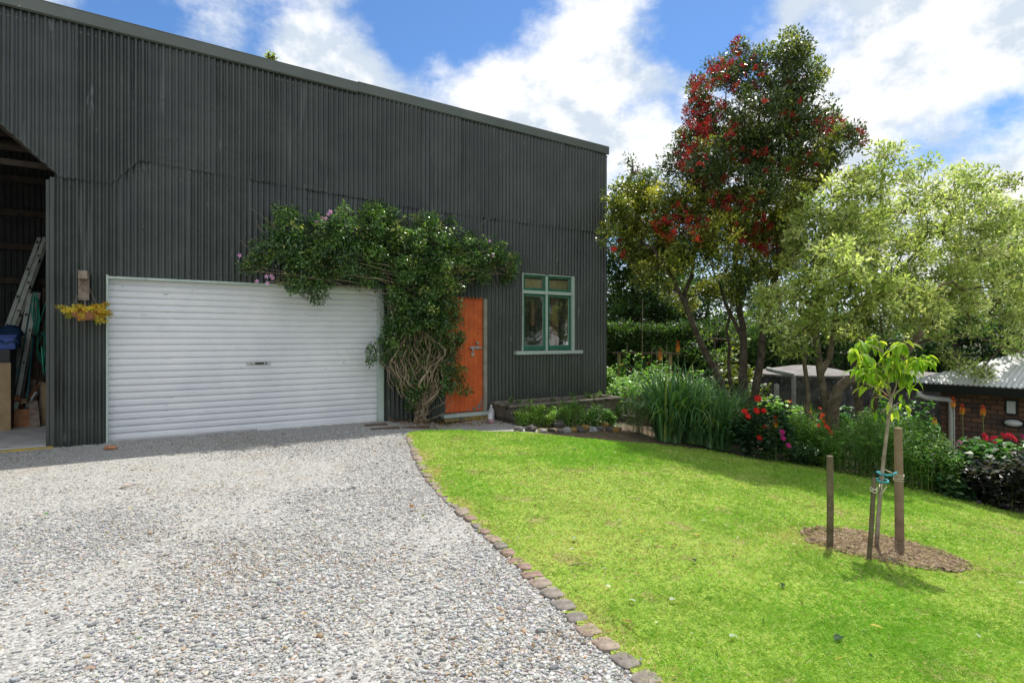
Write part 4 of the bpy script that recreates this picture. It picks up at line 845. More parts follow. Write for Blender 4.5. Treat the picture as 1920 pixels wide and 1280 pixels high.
# ------------------------------------------------------------------ fallen leaves
def fallen(x, y, L_, W2, col, label, cat='leaf', dz=.035):
    p = gp(x, y, dz); n = 1; L_ *= .72; W2 *= .72; col = tuple(c*.8 for c in col); a = random.random()*6.28
    g = leafgeo(np.array([p[:]]), np.array([[math.cos(a), math.sin(a), .1]]), np.array([[.2, .1, 1.]]), L_, W2, np.array([col]), .35, .15, fine=True)
    o = meshobj('fallen_leaf', g[0], g[1], M['leafthin'], cols=g[2], loc=p[:]); return tag(o, label, cat, 'fallen leaves on lawn and gravel')
fl = [(1160, 985, .07, .035, (.62, .66, .58), 'pale silvery leaf lying on the lawn near the middle'), (1075, 1021, .09, .04, (.5, .6, .5), 'pale grey-green leaf lying on the lawn left of the middle'),
      (1313, 1011, .07, .035, (.75, .5, .15), 'orange-yellow leaf on the lawn left of the thinnest stake'), (1208, 1005, .05, .03, (.8, .5, .12), 'small orange leaf on the lawn near the pale silvery one'),
      (1265, 1012, .06, .025, (.7, .55, .25), 'tan curled leaf on the lawn'), (1630, 1182, .09, .04, (.8, .62, .2), 'yellow curled leaf on the lawn below the staked young tree'),
      (1580, 1205, .10, .07, (.05, .13, .05), 'dark green leaf with yellow edge near the bottom right of the lawn'), (1467, 1103, .08, .045, (.04, .10, .04), 'dark green leaf on the lawn left of the bare soil'),
      (1300, 1057, .06, .05, (.03, .08, .04), 'dark crumpled leaf on the lawn in the middle'), (1256, 1137, .06, .05, (.70, .76, .66), 'white leaf standing in the grass near the gravel'),
      (1192, 1140, .07, .04, (.68, .74, .66), 'white torn leaf next to the bigger edging stones'), (1186, 1182, .09, .035, (.45, .22, .14), 'reddish brown leaf near the last edging stones'),
      (1368, 1207, .06, .04, (.66, .74, .66), 'pale leaf low on the lawn, left of a pair'), (1382, 1209, .05, .035, (.66, .74, .66), 'pale leaf low on the lawn, right of a pair'),
      (1902, 1066, .07, .04, (.16, .08, .04), 'brown leaf near the right edge of the lawn'), (1855, 1050, .06, .03, (.22, .12, .06), 'small brown leaf right of the bare soil'),
      (891, 852, .09, .06, (.05, .15, .06), 'dark green leaf near the top of the lawn'), (994, 880, .08, .05, (.04, .12, .05), 'dark green leaf on the upper lawn'),
      (900, 886, .10, .04, (.45, .25, .12), 'brown leaf on the upper lawn'), (870, 872, .09, .04, (.65, .7, .6), 'pale leaf on the upper left lawn'),
      (917, 913, .07, .04, (.7, .6, .4), 'straw coloured leaf on the upper left lawn'), (1080, 847, .09, .05, (.05, .13, .05), 'dark leaf on the lawn below the trough'),
      (1325, 983, .07, .04, (.6, .66, .6), 'pale leaf right of the lawn centre'), (1355, 990, .08, .03, (.62, .66, .6), 'long pale leaf right of the lawn centre'),
      (1205, 908, .08, .04, (.1, .06, .03), 'dark brown leaf on the upper lawn'), (1313, 910, .06, .03, (.08, .06, .03), 'small dark leaf on the upper lawn'),
      (573, 1165, .045, .022, (.85, .50, .04), 'bright orange-yellow leaf lying on the gravel'), (255, 1212, .040, .018, (.10, .28, .03), 'green leaf lying on the gravel at the lower left'),
      (92, 972, .06, .05, (.08, .35, .04), 'small green leaf on the gravel at the left'), (585, 995, .05, .03, (.1, .3, .03), 'small green leaf in the middle of the gravel'),
      (683, 1140, .03, .022, (.25, .5, .15), 'tiny light green leaf low on the gravel'), (250, 960, .05, .025, (.75, .6, .12), 'yellow leaf on the compacted gravel'),
      (775, 955, .09, .07, (.35, .17, .07), 'brown dried leaf on the gravel near the edging'), (798, 973, .09, .03, (.2, .26, .05), 'dull green strip of leaf on the gravel near the edging'),
      (232, 915, .07, .06, (.8, .55, .75), 'pink fallen petal on the gravel at the left'), (566, 808, .09, .07, (.8, .55, .75), 'pink fallen petal on the gravel below the roller door'), (868, 793, .07, .06, (.85, .5, .7), 'pink fallen petal on the gravel below the orange door')]
for a in fl: fallen(*a)
# scattered little bits on the lawn
X = rng.uniform(0, 8, 1500); Y = rng.uniform(2, 9, 1500); k = inpoly(X, Y, LAWN); X, Y = X[k], Y[k]; n = len(X)
k = rng.random(n) < .3; X, Y = X[k], Y[k]; n = len(X)
lt = leafgeo(np.stack([X, Y, hgt(X, Y)+.03], 1), np.stack([rng.normal(size=n), rng.normal(size=n), rng.normal(0, .2, n)], 1), np.tile([0, 0, 1.], (n, 1))+rng.normal(0, .3, (n, 3)), .018+.03*rng.random(n), .010+.01*rng.random(n), vary([(.45, .34, .2), (.62, .64, .55), (.16, .10, .05), (.06, .13, .04)], n, .15, [.3, .25, .2, .25]))
o = leafobj('leaf_scraps', lt, M['leafthin'], None); o['kind'] = 'stuff'; tag(o, 'tiny leaf scraps scattered over the lawn', 'litter')
def twig_on(x0, y0, x1, y1, label, r=.004, dz=.03):
    a = gp(x0, y0, dz); b = gp(x1, y1, dz+.01); m_ = a.lerp(b, .5)+Vector((.02, .02, .01)); mb = MB(); mb.tube([a, m_, b], [r, r*.8, r*.5], 5); tag(mb.build('twig', M['vinewood'], loc=a[:]), label, 'twig')
twig_on(1066, 1069, 1112, 1074, 'thin straw twig lying on the lawn'); twig_on(222, 918, 268, 912, 'brown twig lying on the gravel at the left', .005, .012)
rockobj('terracotta_shard', gp(207, 842, .02)[:], .07, .05, .022, .3, (.42, .20, .11), 55, 2, 'orange-brown terracotta shard lying by the roller door corner', 'shard')
# sunken timber sleepers beside the roller door
for k, (x, y, l2) in enumerate([(705, 797, .34), (722, 804, .42), (775, 802, .5)]):
    p = gp(x, y, .0); mb = MB(); mb.box((0, 0, 0), l2/2, .055, .02, math.atan2(WD[1], WD[0])); mb.v = [(a[0]+p.x, a[1]+p.y, a[2]+p.z+.002) for a in mb.v]
    tag(bevel(mb.build('sunken_plank', M['darkwood'], loc=p[:]), .006), ['mossy sunken timber strip closest to the roller door', 'mossy sunken timber strip second from the roller door', 'dark sunken timber strip nearest the vine stem'][k], 'plank')
#@@PART4
# ------------------------------------------------------------------ trees
def tree(name, label, roots, r0, blobs, dens, rad, per, Ln, Wd, cols, w=None, bark='bark', lm='leaf', group=None, tip=.0045, up=.35, flat=.7, shell=.3, flowers=None, percl=.2, upb=.5, extra=None, cat='tree', fold=.25, wob=.05, rr=None):
    base = roots[0][0]; t = thing(name, label, cat, tuple(base), group)
    T = blobs_points(blobs, dens, shell)
    if extra is not None: T = np.concatenate([T, extra])
    leafobj('crown', clump_leaves(T, rad, per, Ln, Wd, cols, w, up=up, flat=flat, percl=percl, fold=fold), M[lm], t)
    skeleton(roots, T, r0, tip, upb=upb, wob=wob, expo=1.95, rr=rr).build('trunk', M[bark], t, smooth=True)
    return t, T
# --- red-flowering evergreen
ZP = 11.3
red_bl = [(1388, 100, 20), (1345, 140, 26), (1405, 150, 46), (1475, 105, 36), (1500, 150, 40), (1440, 215, 62), (1500, 200, 48), (1308, 160, 18), (1318, 205, 32), (1345, 250, 46), (1298, 262, 26), (1395, 290, 62),
          (1470, 280, 62), (1525, 240, 26), (1560, 235, 30), (1596, 262, 24), (1548, 290, 34), (1512, 315, 30), (1330, 305, 42), (1420, 345, 48), (1268, 305, 26), (1300, 330, 30)]
yel_bl = [(1180, 375, 38), (1215, 350, 22), (1160, 420, 30), (1205, 420, 44), (1250, 445, 36), (1178, 468, 26), (1255, 372, 34), (1300, 395, 36), (1370, 390, 40), (1350, 440, 44), (1430, 395, 46), (1400, 450, 40), (1450, 450, 34), (1330, 480, 26), (1270, 490, 30), (1225, 490, 20), (1480, 370, 26), (1430, 500, 24), (1380, 520, 24), (1340, 360, 34), (1300, 460, 30), (1400, 500, 30), (1460, 500, 24), (1200, 520, 20), (1500, 400, 24), (1250, 540, 16), (1160, 390, 26), (1145, 440, 16), (1500, 355, 26), (1540, 335, 22), (1470, 420, 34), (1390, 545, 24), (1330, 545, 22), (1290, 560, 20), (1440, 560, 18), (1480, 470, 24), (1245, 470, 30), (1320, 430, 30)]
rb = [pblob(x, y, r*1.1, ZP+random.uniform(-1.3, .5)) for x, y, r in red_bl]; yb = [pblob(x, y, r*1.12, ZP+random.uniform(-.9, .9)) for x, y, r in yel_bl]
B0 = gp(1400, 815); B0 = G(.4*ZP, ZP)
P3 = lambda x, y, dz=0: px(x, y, ZP+dz)
roots = [[B0, P3(1398, 760), P3(1393, 700), P3(1394, 640, .1), P3(1385, 560, .2), P3(1378, 480, .2), P3(1400, 400, .1), P3(1400, 310)],
         [B0+Vector((.12, .05, 0)), P3(1415, 740), P3(1428, 660, -.1), P3(1440, 580, -.1), P3(1456, 500), P3(1460, 400), P3(1462, 300), P3(1470, 200)],
         [B0+Vector((-.25, .1, 0)), P3(1360, 745, .1), P3(1335, 685, .1), P3(1308, 630), P3(1286, 570, -.1), P3(1262, 520, -.1), P3(1225, 465, -.1)],
         [B0+Vector((-.1, .2, 0)), P3(1378, 750, .3), P3(1366, 680, .4), P3(1362, 620, .5), P3(1372, 560, .6)],
         [P3(1456, 500), P3(1495, 420, -.1), P3(1530, 350, -.2), P3(1560, 290, -.3)], [P3(1286, 570, -.1), P3(1300, 500, .2), P3(1310, 420, .2), P3(1330, 320, .1)],
         [P3(1440, 580, -.1), P3(1420, 520, -.4), P3(1395, 450, -.5)], [P3(1394, 640, .1), P3(1360, 570, .1), P3(1335, 500, .2)]]
DK = [(.050, .088, .032), (.078, .125, .04), (.12, .175, .045), (.20, .245, .05), (.33, .36, .06)]
pt = thing('flowering_tree', 'tall evergreen tree with crimson flower clusters and several brown trunks', 'tree', tuple(B0))
TR = blobs_points(rb, 55, .15); TY = blobs_points(yb, 52, .15)
g1 = clump_leaves(TR, .16, 54, .062, .031, DK, [.32, .3, .2, .13, .05], up=.4, percl=.22)
YK = [(.070, .115, .03), (.14, .195, .04), (.28, .33, .055), (.50, .50, .08), (.60, .56, .10)]
g2 = clump_leaves(TY, .17, 78, .062, .030, YK, [.24, .24, .22, .18, .12], up=.4, percl=.22)
# fresh yellow tips on the upper right
yt = blobs_points([pblob(x, y, r, ZP-.5) for x, y, r in ((1468, 108, 24), (1500, 128, 20), (1520, 150, 16), (1430, 120, 14), (1560, 270, 14), (1530, 300, 20), (1470, 330, 16))], 30, .4)
g3 = clump_leaves(yt+np.array([0, -.25, .08]), .15, 80, .062, .032, [(.36, .44, .07), (.48, .54, .10), (.58, .58, .14), (.18, .24, .05)], None, up=.5)
leafobj('crown', join([g1, g2, g3]), M['leafgloss'], pt)
skeleton(roots, np.concatenate([TR[::1], TY, yt]), .09, .005, upb=.55, wob=.06, expo=1.95, rr=[(.10, .02), (.09, .02), (.095, .022), (.05, .02), (.03, .012), (.045, .015), (.04, .015), (.04, .015)]).build('trunk', M['bark'], pt, smooth=True)
# crimson brush flowers: domes of thin stamens on the sunny faces of the clumps
fl_sel = []
for (x, y, r, n) in [(1388, 92, 16, 12), (1345, 140, 24, 30), (1400, 150, 40, 34), (1310, 165, 18, 20), (1315, 215, 32, 48), (1350, 235, 44, 60), (1300, 262, 26, 44), (1390, 270, 44, 42), (1330, 300, 44, 60), (1290, 300, 22, 30), (1440, 230, 50, 44), (1480, 270, 50, 34),
                     (1540, 235, 20, 16), (1570, 240, 24, 26), (1600, 262, 18, 12), (1470, 180, 40, 26), (1400, 320, 40, 24), (1260, 415, 34, 60), (1300, 425, 28, 34), (1350, 378, 34, 42), (1390, 400, 28, 26), (1410, 440, 34, 30), (1180, 370, 14, 6), (1160, 470, 14, 5), (1440, 470, 20, 14), (1400, 365, 30, 16), (1450, 330, 40, 14), (1510, 310, 20, 8)]:
    a = rng.random(n)*6.283; q = np.sqrt(rng.random(n))*r
    for i in range(n):
        c = px(x+1.15*q[i]*math.cos(a[i]), y+1.15*q[i]*math.sin(a[i])-2, ZP-.55+rng.normal()*.7); fl_sel.append(c[:])
FC = np.array(fl_sel); per = 20; n = len(FC); Pp = np.repeat(FC, per, 0); Dd = unit(rng.normal(size=(n*per, 3))+np.array([0, -.25, .75]))
ct = np.repeat(vary([(.33, .014, .018), (.22, .012, .016), (.42, .030, .02), (.17, .035, .022)], n, .12, [.4, .25, .25, .1]), per, 0)*(1+rng.normal(0, .15, (n*per, 1)))
g = leafgeo(Pp+rng.normal(0, .022, Pp.shape), Dd, rng.normal(size=(n*per, 3)), .045+.03*rng.random(n*per), .016, np.clip(ct, 0, .9))
o = leafobj('blossom', g, M['petal'], pt); o['kind'] = 'stuff'

# --- pale variegated trees on the right
LG = [(.36, .44, .13), (.48, .54, .20), (.62, .66, .34), (.23, .31, .085), (.62, .60, .26), (.17, .23, .07)]; LW = [.22, .26, .18, .16, .08, .10]
ZA = 10.0
A0 = G(.545*ZA, ZA); PA = lambda x, y, dz=0: px(x, y, ZA+dz)
rootsA = [[A0, PA(1553, 800), PA(1550, 760), PA(1538, 700), PA(1531, 640), PA(1530, 580), PA(1534, 520, .1), PA(1548, 460, .1), PA(1560, 400)],
          [A0+Vector((-.14, .02, 0)), PA(1530, 800), PA(1516, 740), PA(1508, 680), PA(1516, 620, .1), PA(1524, 560, .1), PA(1518, 500, .1)],
          [A0+Vector((.10, 0, .1)), PA(1563, 800, -.1), PA(1563, 760, -.2), PA(1572, 728, -.2), PA(1590, 712, -.25), PA(1612, 711, -.25), PA(1632, 720, -.25), PA(1655, 719, -.2), PA(1675, 700, -.1), PA(1700, 660), PA(1725, 625)],
          [PA(1538, 700), PA(1556, 670, .1), PA(1562, 620, .2), PA(1570, 560, .3), PA(1590, 490, .4)], [PA(1531, 640), PA(1500, 585, -.2), PA(1478, 560, -.3)]]
blA = [(1520, 440, 44), (1565, 420, 40), (1500, 490, 44), (1550, 500, 52), (1600, 470, 44), (1470, 540, 34), (1520, 560, 44), (1580, 560, 50), (1455, 600, 30), (1480, 620, 30), (1510, 640, 24), (1620, 540, 44), (1640, 590, 36), (1590, 620, 30), (1540, 385, 26), (1600, 400, 28), (1660, 560, 36), (1500, 420, 26), (1700, 600, 32), (1470, 650, 14), (1580, 350, 30), (1610, 330, 24), (1540, 600, 30), (1440, 560, 26), (1560, 460, 40), (1650, 500, 40), (1620, 420, 34)]
bA = [pblob(x, y, r*1.08, ZA+random.uniform(-1.7, .6)) for x, y, r in blA]
tree('pale_tree', 'pale green multi-stemmed tree with a curving low branch, behind the young staked tree', rootsA, .085, bA, 32, .17, 46, .080, .033, LG, LW, 'barkpale', 'leafpale', None, percl=.24, up=.3, cat='tree', rr=[(.085, .018), (.055, .015), (.098, .060), (.05, .015), (.035, .012)])
ZB = 11.8
Bb0 = G(.60*ZB, ZB); PB = lambda x, y, dz=0: px(x, y, ZB+dz)
rootsB = [[Bb0, PB(1612, 780), PB(1608, 730), PB(1600, 700), PB(1612, 650, .1), PB(1625, 570, .1), PB(1640, 480), PB(1650, 400), PB(1655, 330)],
          [Bb0+Vector((.15, 0, 0)), PB(1640, 750), PB(1656, 700), PB(1700, 650), PB(1745, 590), PB(1780, 520), PB(1800, 430), PB(1810, 380)],
          [PB(1700, 650), PB(1760, 632, -.8), PB(1820, 628, -1.3), PB(1880, 650, -1.6), PB(1930, 665, -1.8)], [PB(1780, 520), PB(1850, 480, -.2), PB(1900, 430, -.2)], [PB(1625, 570, .1), PB(1690, 520, .2), PB(1730, 440, .2), PB(1720, 380, .2)]]
blB = [(1660, 290, 24), (1690, 300, 20), (1640, 330, 30), (1620, 350, 28), (1700, 340, 22), (1650, 390, 46), (1600, 430, 30), (1700, 420, 44), (1630, 460, 40), (1690, 480, 46), (1780, 350, 28), (1820, 345, 30), (1850, 370, 28), (1770, 400, 44), (1820, 410, 50), (1870, 420, 40), (1910, 400, 28), (1760, 460, 44), (1810, 480, 44), (1860, 470, 40), (1905, 460, 34),
       (1740, 530, 44), (1800, 540, 40), (1860, 530, 40), (1910, 530, 40), (1760, 590, 30), (1820, 585, 28), (1700, 560, 34), (1880, 580, 28), (1925, 590, 30), (1680, 610, 24), (1740, 630, 20), (1960, 480, 50), (1970, 560, 50), (1590, 390, 16), (1580, 510, 30), (1720, 360, 24), (1740, 300, 14), (1800, 330, 20), (1880, 350, 24), (1690, 540, 40), (1650, 560, 36), (1830, 520, 44), (1780, 560, 40), (1730, 580, 34)]
bB = [pblob(x, y, r*1.08, ZB+random.uniform(-2.6, .5)) for x, y, r in blB]
bB += [pblob(x, y, r, ZB-1.6+random.uniform(-.2, .3)) for x, y, r in ((1770, 665, 9), (1795, 685, 8), (1835, 690, 9), (1845, 700, 7), (1900, 655, 10), (1770, 630, 16), (1830, 622, 18), (1920, 630, 20), (1880, 632, 12))]
tree('pale_tree', 'large pale green spreading tree reaching over the brick house roof', rootsB, .09, bB, 33, .18, 44, .080, .033, LG, LW, 'barkpale', 'leafpale', None, percl=.24, up=.3, rr=[(.09, .02), (.085, .02), (.035, .012), (.04, .012), (.04, .012)])

# --- darker trees beyond the hedge
DG = [(.045, .10, .032), (.07, .145, .04), (.10, .19, .05), (.03, .06, .02)]; DW = [.3, .3, .2, .2]
def farm_tree(x, y0, Z, blobs, label, cols, w, per=30, Ln=.13, Wd=.07, dens=7, rad=.42, r0=.11, name='evergreen_tree', bark='bark', jz=1.2, lm='leaf', group='trees beyond the hedge'):
    base = G((x-960)/F*Z, Z); topc = px(blobs[0][0], blobs[0][1], Z)
    roots = [[base, base.lerp(topc, .35)+Vector((.1, 0, 0)), base.lerp(topc, .7)+Vector((-.1, 0, 0)), topc]]
    bl = [pblob(a, b, r, Z+random.uniform(-jz, jz)) for a, b, r in blobs]
    return tree(name, label, roots, r0, bl, dens, rad, per, Ln, Wd, cols, w, bark, lm, group, tip=.012, percl=.25)
farm_tree(1185, 0, 22, [(1185, 300, 12), (1190, 330, 20), (1165, 345, 16), (1215, 330, 16), (1180, 375, 30), (1150, 400, 26), (1215, 390, 24)], 'slender blue-green tree top rising behind the shed corner', [(.10, .17, .09), (.14, .22, .11), (.07, .12, .06)], None, 26, .11, .05, 10, .30)
farm_tree(1200, 0, 21, [(1200, 480, 46), (1160, 500, 40), (1240, 500, 46), (1190, 550, 52), (1150, 560, 40), (1240, 560, 50), (1290, 540, 40), (1150, 610, 40), (1210, 610, 50), (1270, 600, 44), (1170, 440, 24)], 'dark green bushy tree between shed corner and hedge', DG, DW, per=130)
farm_tree(1330, 0, 21.5, [(1330, 520, 40), (1380, 540, 44), (1330, 580, 50), (1400, 590, 50), (1290, 480, 26), (1450, 560, 50), (1430, 620, 46), (1360, 630, 40), (1480, 620, 40), (1340, 640, 40), (1310, 600, 34)], 'dark tree behind the trunks of the red-flowering tree', [(.035, .085, .035), (.06, .13, .055), (.09, .17, .08), (.02, .045, .018)], DW, per=40)
farm_tree(1560, 0, 19.5, [(1560, 610, 44), (1510, 620, 44), (1610, 620, 44), (1660, 640, 40), (1560, 660, 30), (1700, 640, 36), (1480, 660, 30)], 'low dark tree behind the water tank', DG, DW, per=90)
farm_tree(1790, 0, 19, [(1800, 600, 44), (1740, 620, 40), (1850, 600, 40), (1800, 640, 40), (1740, 660, 36), (1900, 600, 40), (1690, 670, 24), (1870, 640, 40)], 'dark green tree behind the brick house roof', [(.035, .11, .025), (.06, .17, .035), (.025, .06, .02)], None, per=90)
farm_tree(1905, 0, 20, [(1905, 420, 22), (1900, 500, 44), (1930, 540, 50), (1880, 570, 40), (1940, 450, 40), (1960, 400, 30)], 'yellow-green tree at the right edge behind the pale spreading tree', [(.16, .25, .04), (.24, .33, .06), (.1, .17, .03)], None, per=70)
farm_tree(505, 0, 19, [(505, 103, 7), (512, 108, 5)], 'small tuft of yellow-green tree top showing above the shed roof', [(.22, .30, .05), (.34, .42, .09)], None, per=16, Ln=.10, Wd=.05, dens=40, rad=.08, r0=.05, jz=.05)

for X_, Y_, lb_ in ((17, -1, 'leafy green tree added out of view for the window reflection, nearer'), (19, 5, 'leafy green tree added out of view for the window reflection, farther')):  # unseen trees added so the window reflects foliage instead of bright sky
    b_ = G(X_, Y_); bl = [(X_+random.uniform(-1.5, 1.5), Y_+random.uniform(-3, 3), random.uniform(-.2, 5), 1.3, 1.3, 1.2) for _ in range(22)]
    tree('reflection_tree', lb_, [[b_, b_+Vector((0, 0, 2)), b_+Vector((.2, 0, 4.5))]], .12, bl, 3.5, .5, 60, .16, .09, DG+[(.16, .25, .05)], None, 'bark', 'leaf', 'trees beyond the hedge', tip=.012)
farm_tree(1345, 0, 16.5, [(1345, 610, 26), (1370, 650, 28), (1320, 645, 22), (1395, 620, 24), (1350, 680, 24)], 'loose mid green bush tree hiding the right end of the clipped hedge', [(.06, .14, .04), (.10, .20, .05), (.18, .26, .06)], None, per=60, Ln=.10, Wd=.05, rad=.3, r0=.05)
# --- hedge
def hedge(name, label, p0, p1, w_, h0, h1, n, cols, w, cat='hedge', Ln=.095):
    p0 = Vector(p0); p1 = Vector(p1); d = (p1-p0); ln = d.length; d.normalize(); s = Vector((-d.y, d.x, 0)); t = thing(name, label, cat, tuple(p0))
    mb = MB(); a = .16; z0a, z0b = float(hgt(p0.x, p0.y)), float(hgt(p1.x, p1.y))
    mb.hexa([(p0-s*(w_/2-a))[:2]+(z0a,), (p1-s*(w_/2-a))[:2]+(z0b,), (p1+s*(w_/2-a))[:2]+(z0b,), (p0+s*(w_/2-a))[:2]+(z0a,), (p0-s*(w_/2-a))[:2]+(h0-a,), (p1-s*(w_/2-a))[:2]+(h1-a,), (p1+s*(w_/2-a))[:2]+(h1-a,), (p0+s*(w_/2-a))[:2]+(h0-a,)])
    mb.build('dark_core', M['hedgecore'], t)  # solid dark box added inside the hedge to stop see-through
    u = rng.random(n)*ln; f = rng.random(n); top = f < .35; v = np.where(top, rng.uniform(-1, 1, n), -1.)*w_/2; H = h0+(h1-h0)*u/ln; zb = z0a+(z0b-z0a)*u/ln
    bmp = .20*vnoise(u, H*0+f*7, 3, 2, 3); z = np.where(top, H+bmp, zb+(H-zb)*((f-.35)/.65)); v = v-np.where(top, 0, bmp)+0
    P = np.array(p0)[None]*[1, 1, 0]+u[:, None]*np.array(d)+v[:, None]*np.array(s); P[:, 2] = z; P += rng.normal(0, .07, P.shape)
    D = rng.normal(size=(n, 3))*.8-np.array(s)*(~top)[:, None]*.5+np.array([0, 0, .6]); tone = 1+.35*vnoise(u, z, 2.3, 6, 4)
    C = vary(cols, n, .2, w)*np.clip(tone, .5, 1.6)[:, None]
    leafobj('foliage', leafgeo(P, D, rng.normal(size=(n, 3))*.6+np.array([0, 0, 1]), Ln*(.7+.6*rng.random(n)), Ln*.5, C), M['leaf'], t); return t
M['hedgecore'] = mat('hedge_inside', (.018, .026, .010), .95, col2=(.035, .045, .018), vscale=12)
hedge('clipped_hedge', 'long clipped dark green hedge behind the vegetable patch', px(1100, 632, 18.0)*1, px(1440, 640, 19.5), 1.3, 1.62, 1.50, 46000, DG+[(.10, .13, .03)], [.28, .28, .18, .16, .10])
hedge('clipped_hedge', 'shorter clipped hedge behind the two water tanks', px(1430, 640, 20.5), px(2100, 640, 21.5), 1.2, 1.0, .6, 30000, DG, DW)

# --- generic bushes
def bush(name, label, c, rx, ry, h, n, Ln, Wd, cols, w=None, group=None, cat='shrub', lm='leaf', stems=9, up=.6, fine=False, curl=.2, taper=.35, stemmat='twig', fold=.25, sr=.006):
    c = Vector(c); t = thing(name, label, cat, tuple(c), group); n2 = max(stems, 3); tips = []
    mb = MB()
    for k in range(n2):
        a = random.random()*6.283; q = math.sqrt(random.random()); top = c+Vector((math.cos(a)*q*rx, math.sin(a)*q*ry, h*(1-.45*q*q)*random.uniform(.8, 1.05))); b = c+Vector((math.cos(a)*q*rx*taper, math.sin(a)*q*ry*taper, -.02))
        m_ = b.lerp(top, .5)+Vector((0, 0, .08*h)); mb.tube([b, m_, top], [sr, sr*.7, sr*.4], 4); tips.append((b, m_, top))
    mb.build('stem', M[stemmat], t)
    i = rng.integers(0, n2, n); s = .10+.92*rng.random(n)**.75; Bm = np.array([[*a, *b, *c_] for a, b, c_ in tips])[i]; s_ = s[:, None]
    P = Bm[:, 0:3]*(1-s_)**2+2*Bm[:, 3:6]*s_*(1-s_)+Bm[:, 6:9]*s_**2; spread = max(rx, ry)/math.sqrt(n2)*1.05
    P = P+rng.normal(0, spread*.42, P.shape)*[1, 1, .7]; az = rng.random(n)*6.283; D = np.stack([np.cos(az), np.sin(az), up+.3*rng.normal(size=n)], 1)
    P[:, 2] = np.maximum(P[:, 2], hgt(P[:, 0], P[:, 1])+.02)
    cl = 1+.18*np.sin(i*2.4)
    C = vary(cols, n, .13, w)*cl[:, None]; Nn = rng.normal(size=(n, 3))*.35+np.array([0, 0, 1])
    leafobj('foliage', leafgeo(P, D, Nn, Ln*(.6+.7*rng.random(n)), Wd, C, fold, curl, fine), M[lm], t)
    return t
def strap(name, label, c, n, L0, W0, cols, group=None, spread=.16, lean=(.25, 1.1), cat='plant', seg=6, w=None, lm='leaf', side=None):
    c = Vector(c); t = thing(name, label, cat, tuple(c), group); a = rng.random(n)*6.283
    if side is not None: a = rng.normal(side, 1.1, n)
    le = rng.uniform(lean[0], lean[1], n); Ln = L0*(.55+.55*rng.random(n)); r = spread*np.sqrt(rng.random(n)); a2 = rng.random(n)*6.283
    P0 = np.stack([c.x+r*np.cos(a2), c.y+r*np.sin(a2), np.zeros(n)], 1); P0[:, 2] = hgt(P0[:, 0], P0[:, 1])-.01
    C = vary(cols, n, .14, w); rows = []; dr = np.stack([np.cos(a), np.sin(a)], 1); sd = np.stack([-np.sin(a), np.cos(a), 0*a], 1); tw = rng.normal(0, .3, n)[:, None]
    for k in range(seg+1):
        s = k/seg; th = le*(.25+1.35*s*s); 
        if k == 0: pos = P0.copy()
        else: pos = pos+np.stack([dr[:, 0]*np.sin(th), dr[:, 1]*np.sin(th), np.cos(th)], 1)*(Ln/seg)[:, None]
        wv = W0*(1-s**2.2)*.5+.0008; sdt = sd+np.array([0, 0, 1])*tw*.5; rows.append(pos-sdt*wv); rows.append(pos+sdt*wv)
    v = np.stack(rows, 1); k = v.shape[1]; f = np.array([[2*q, 2*q+1, 2*q+3, 2*q+2] for q in range(seg)])
    F_ = (f[None]+(np.arange(n)*k)[:, None, None]).reshape(-1, 4); V = v.reshape(-1, 3); V[:, 2] = np.maximum(V[:, 2], hgt(V[:, 0], V[:, 1])+.01)
    meshobj('leaves', V, F_, M[lm], t, cols=np.repeat(C, k, 0)); return t
def bloom(parent, p, r, col, eye=(.6, .4, .05), rings=((10, 1.0, .25), (8, .65, .7)), face=(0, -.8, .6), name='flower'):
    p = Vector(p); f = Vector(face)+Vector((random.uniform(-.5, .5), random.uniform(-.3, .3), random.uniform(-.3, .3))); f.normalize(); u = f.orthogonal().normalized(); v = f.cross(u); parts = []
    for (n, sc, lift) in rings:
        a = np.arange(n)*2*math.pi/n+random.random(); D = np.array([(u*math.cos(q)+v*math.sin(q)+f*lift)[:] for q in a]); parts.append(leafgeo(np.tile(np.array(p[:]), (n, 1)), D, np.tile(np.array(f[:]), (n, 1)), r*sc, r*.55*sc, vary([col], n, .12), .3, .1, fine=True))
    if eye is not None:
        n = 6; a = np.arange(n)*1.05; D = np.array([(u*math.cos(q)+v*math.sin(q)+f*2)[:] for q in a]); parts.append(leafgeo(np.tile(np.array(p[:]), (n, 1)), D, np.tile(np.array(f[:]), (n, 1)), r*.28, r*.2, vary([eye], n, .1), .3, .1, fine=True))
    return leafobj(name, join(parts), M['petal'], parent)
